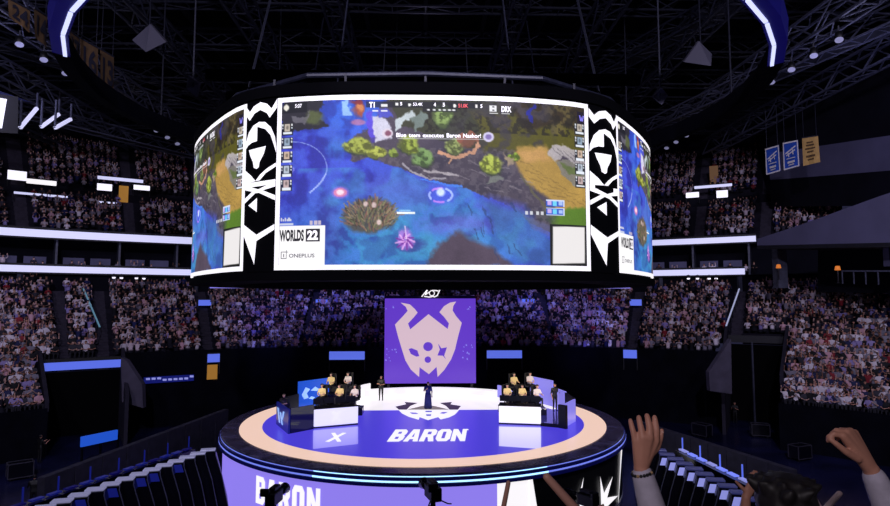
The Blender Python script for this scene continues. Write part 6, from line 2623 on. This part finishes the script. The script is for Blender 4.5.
for s_ in (-1, 1):
    a_, k_, h_ = b2 + Vector((.1 * s_, -.02, .1)), b2 + Vector((.1 * s_, .02, .49 * S2)), hip2 + SX * (.09 * s_)
    tr += [[(h_, .108), (k_, .075)], [(k_, .073), (a_, .058)]]
remesh_obj('trousers', l2(tr), .016, SHIRTS['charcoal'], P2)

# clapper sticks held up from below, each with a hand and its holder
for i, (a, b, d, r0, r1, lab) in enumerate((((546, 476), (578, 512), 3.0, .020, .024, 'thick tan clapper stick leaning left before the dark skirt'), ((508.5, 482), (502, 515), 3.6, .014, .016, 'slim tan clapper stick standing before the white skirt panel'),
                                            ((840, 493), (823, 512), 2.9, .014, .016, 'pale clapper stick leaning right below the closed fist'), ((811, 493), (822, 512), 2.95, .013, .015, 'short pale clapper stick leaning left beside the dark haired head'))):
    A, B = at_d(*a, d), at_d(*b, d)
    dr = (B - A).normalized()
    mb = MB()
    C_ = B + dr * .18
    mb.tube([A - dr * r0 * .6, A - dr * r0 * .2, A + dr * r0 * .4, A.lerp(C_, .5), C_], [r0 * .4, r0 * .85, r0, r1, r1], M['stick'] if i < 2 else M['goldbead'] if False else M['skin_pale'] if False else mat('pale_clapper', (206, 180, 180), .5), 12)
    o = mb.obj('clapper_stick', None, True)
    tag(o, lab, 'stick')
    if i >= 2:
        continue
    hc = B + dr * .1
    q = Vector((hc.x + .1, hc.y, hc.z - .34 - .1))
    fl = near_floor(q.y)
    hh = (hc.z - .05) - fl
    p_ = stand_pose()
    S_ = .98
    base_ = Vector((hc.x + .25, hc.y + .0, fl))
    ps = stand_pose(wrl=tuple((hc - dr * -.06 - base_) * 1.0), ell=(-.28, .1, min(1.05, hh - .15)))
    me = slots(figure(ps, .02), M['skin'], SHIRTS['black'], M['trouser'], M['hair'])
    person(f'person in black holding up the {lab.split(" ")[0]} tan clapper stick', me, base_, 0)

# ------------------------------------------------------------------ light


def lamp(kind, loc, power, col, aim=None, size=1.0, angle=1.2, blend=.6):
    l = bpy.data.lights.new('lamp', kind)
    l.energy = power
    l.color = col
    if kind == 'SPOT':
        l.spot_size, l.spot_blend, l.shadow_soft_size = angle, blend, size
    elif kind == 'POINT':
        l.shadow_soft_size = size
    elif kind == 'AREA':
        l.size = size
    o = bpy.data.objects.new(kind.lower() + '_lamp', l)
    COL.objects.link(o)
    o.location = loc
    if aim is not None:
        o.rotation_euler = (Vector(aim) - Vector(loc)).to_track_quat('-Z', 'Y').to_euler()
    return o


LIL, PNK, BLU, WRM = (.74, .70, 1.0), (.88, .78, 1.0), (.25, .25, 1.0), (1.0, .86, .66)
# house lights from the near roof towards the stands
for x, aim, pw, c in ((-18, (-40, 12, 8), 8200, PNK), (18, (40, 12, 8), 8200, PNK), (-8, (-20, 26, 5), 19000, LIL), (8, (20, 26, 5), 19000, LIL)):
    lamp('SPOT', (x, -34, 22), pw, c, aim, .6, 1.3, .7)
lamp('SPOT', (-24, -30, 24), 9500, LIL, (-48, 20, 18), .6, 1.1, .7)
lamp('SPOT', (24, -30, 24), 9500, LIL, (48, 20, 18), .6, 1.1, .7)
# blue wash near the banner
lamp('SPOT', (-10, 6, 20), 14000, BLU, (-10, 24, 2), .4, .9, .8)
lamp('SPOT', (10, 6, 20), 14000, BLU, (11, 24, 2), .4, .9, .8)
# warm keys on the two desks
lamp('SPOT', (-10.5, -11.0, 7.45), 10000, WRM, floor_at(338, 410) + Vector((0, 0, 1.5)), .08, .36, .5)
lamp('SPOT', (10.5, -11.0, 7.45), 10000, WRM, floor_at(522, 410) + Vector((0, 0, 1.5)), .08, .36, .5)
# stage wash
lamp('SPOT', (0, -20, 24), 5000, LIL, (0, 0, 0), .5, .8, .6)
# added point lamps, an ambient fill for the roof and trusses
lamp('POINT', (-30, 4, 22), 420, (.5, .5, 1), None, 1.0)
lamp('POINT', (30, 4, 22), 420, (.5, .5, 1), None, 1.0)
lamp('POINT', (0, 18, 24), 260, (.6, .55, 1), None, 1.0)
lamp('POINT', (0, -20, 24), 200, (.6, .55, 1), None, 1.0)
# added fill lamp behind the camera for the people in front
lamp('SPOT', (-3, -41, 11), 1100, (.95, .84, .94), (1.5, -34, 6.5), .5, 1.0, .8)

w = bpy.data.worlds.new('world')
scene.world = w
w.use_nodes = True
w.node_tree.nodes['Background'].inputs['Color'].default_value = (.05, .05, .12, 1)
w.node_tree.nodes['Background'].inputs['Strength'].default_value = .3
scene.view_settings.view_transform = 'Standard'
scene.view_settings.look = 'None'
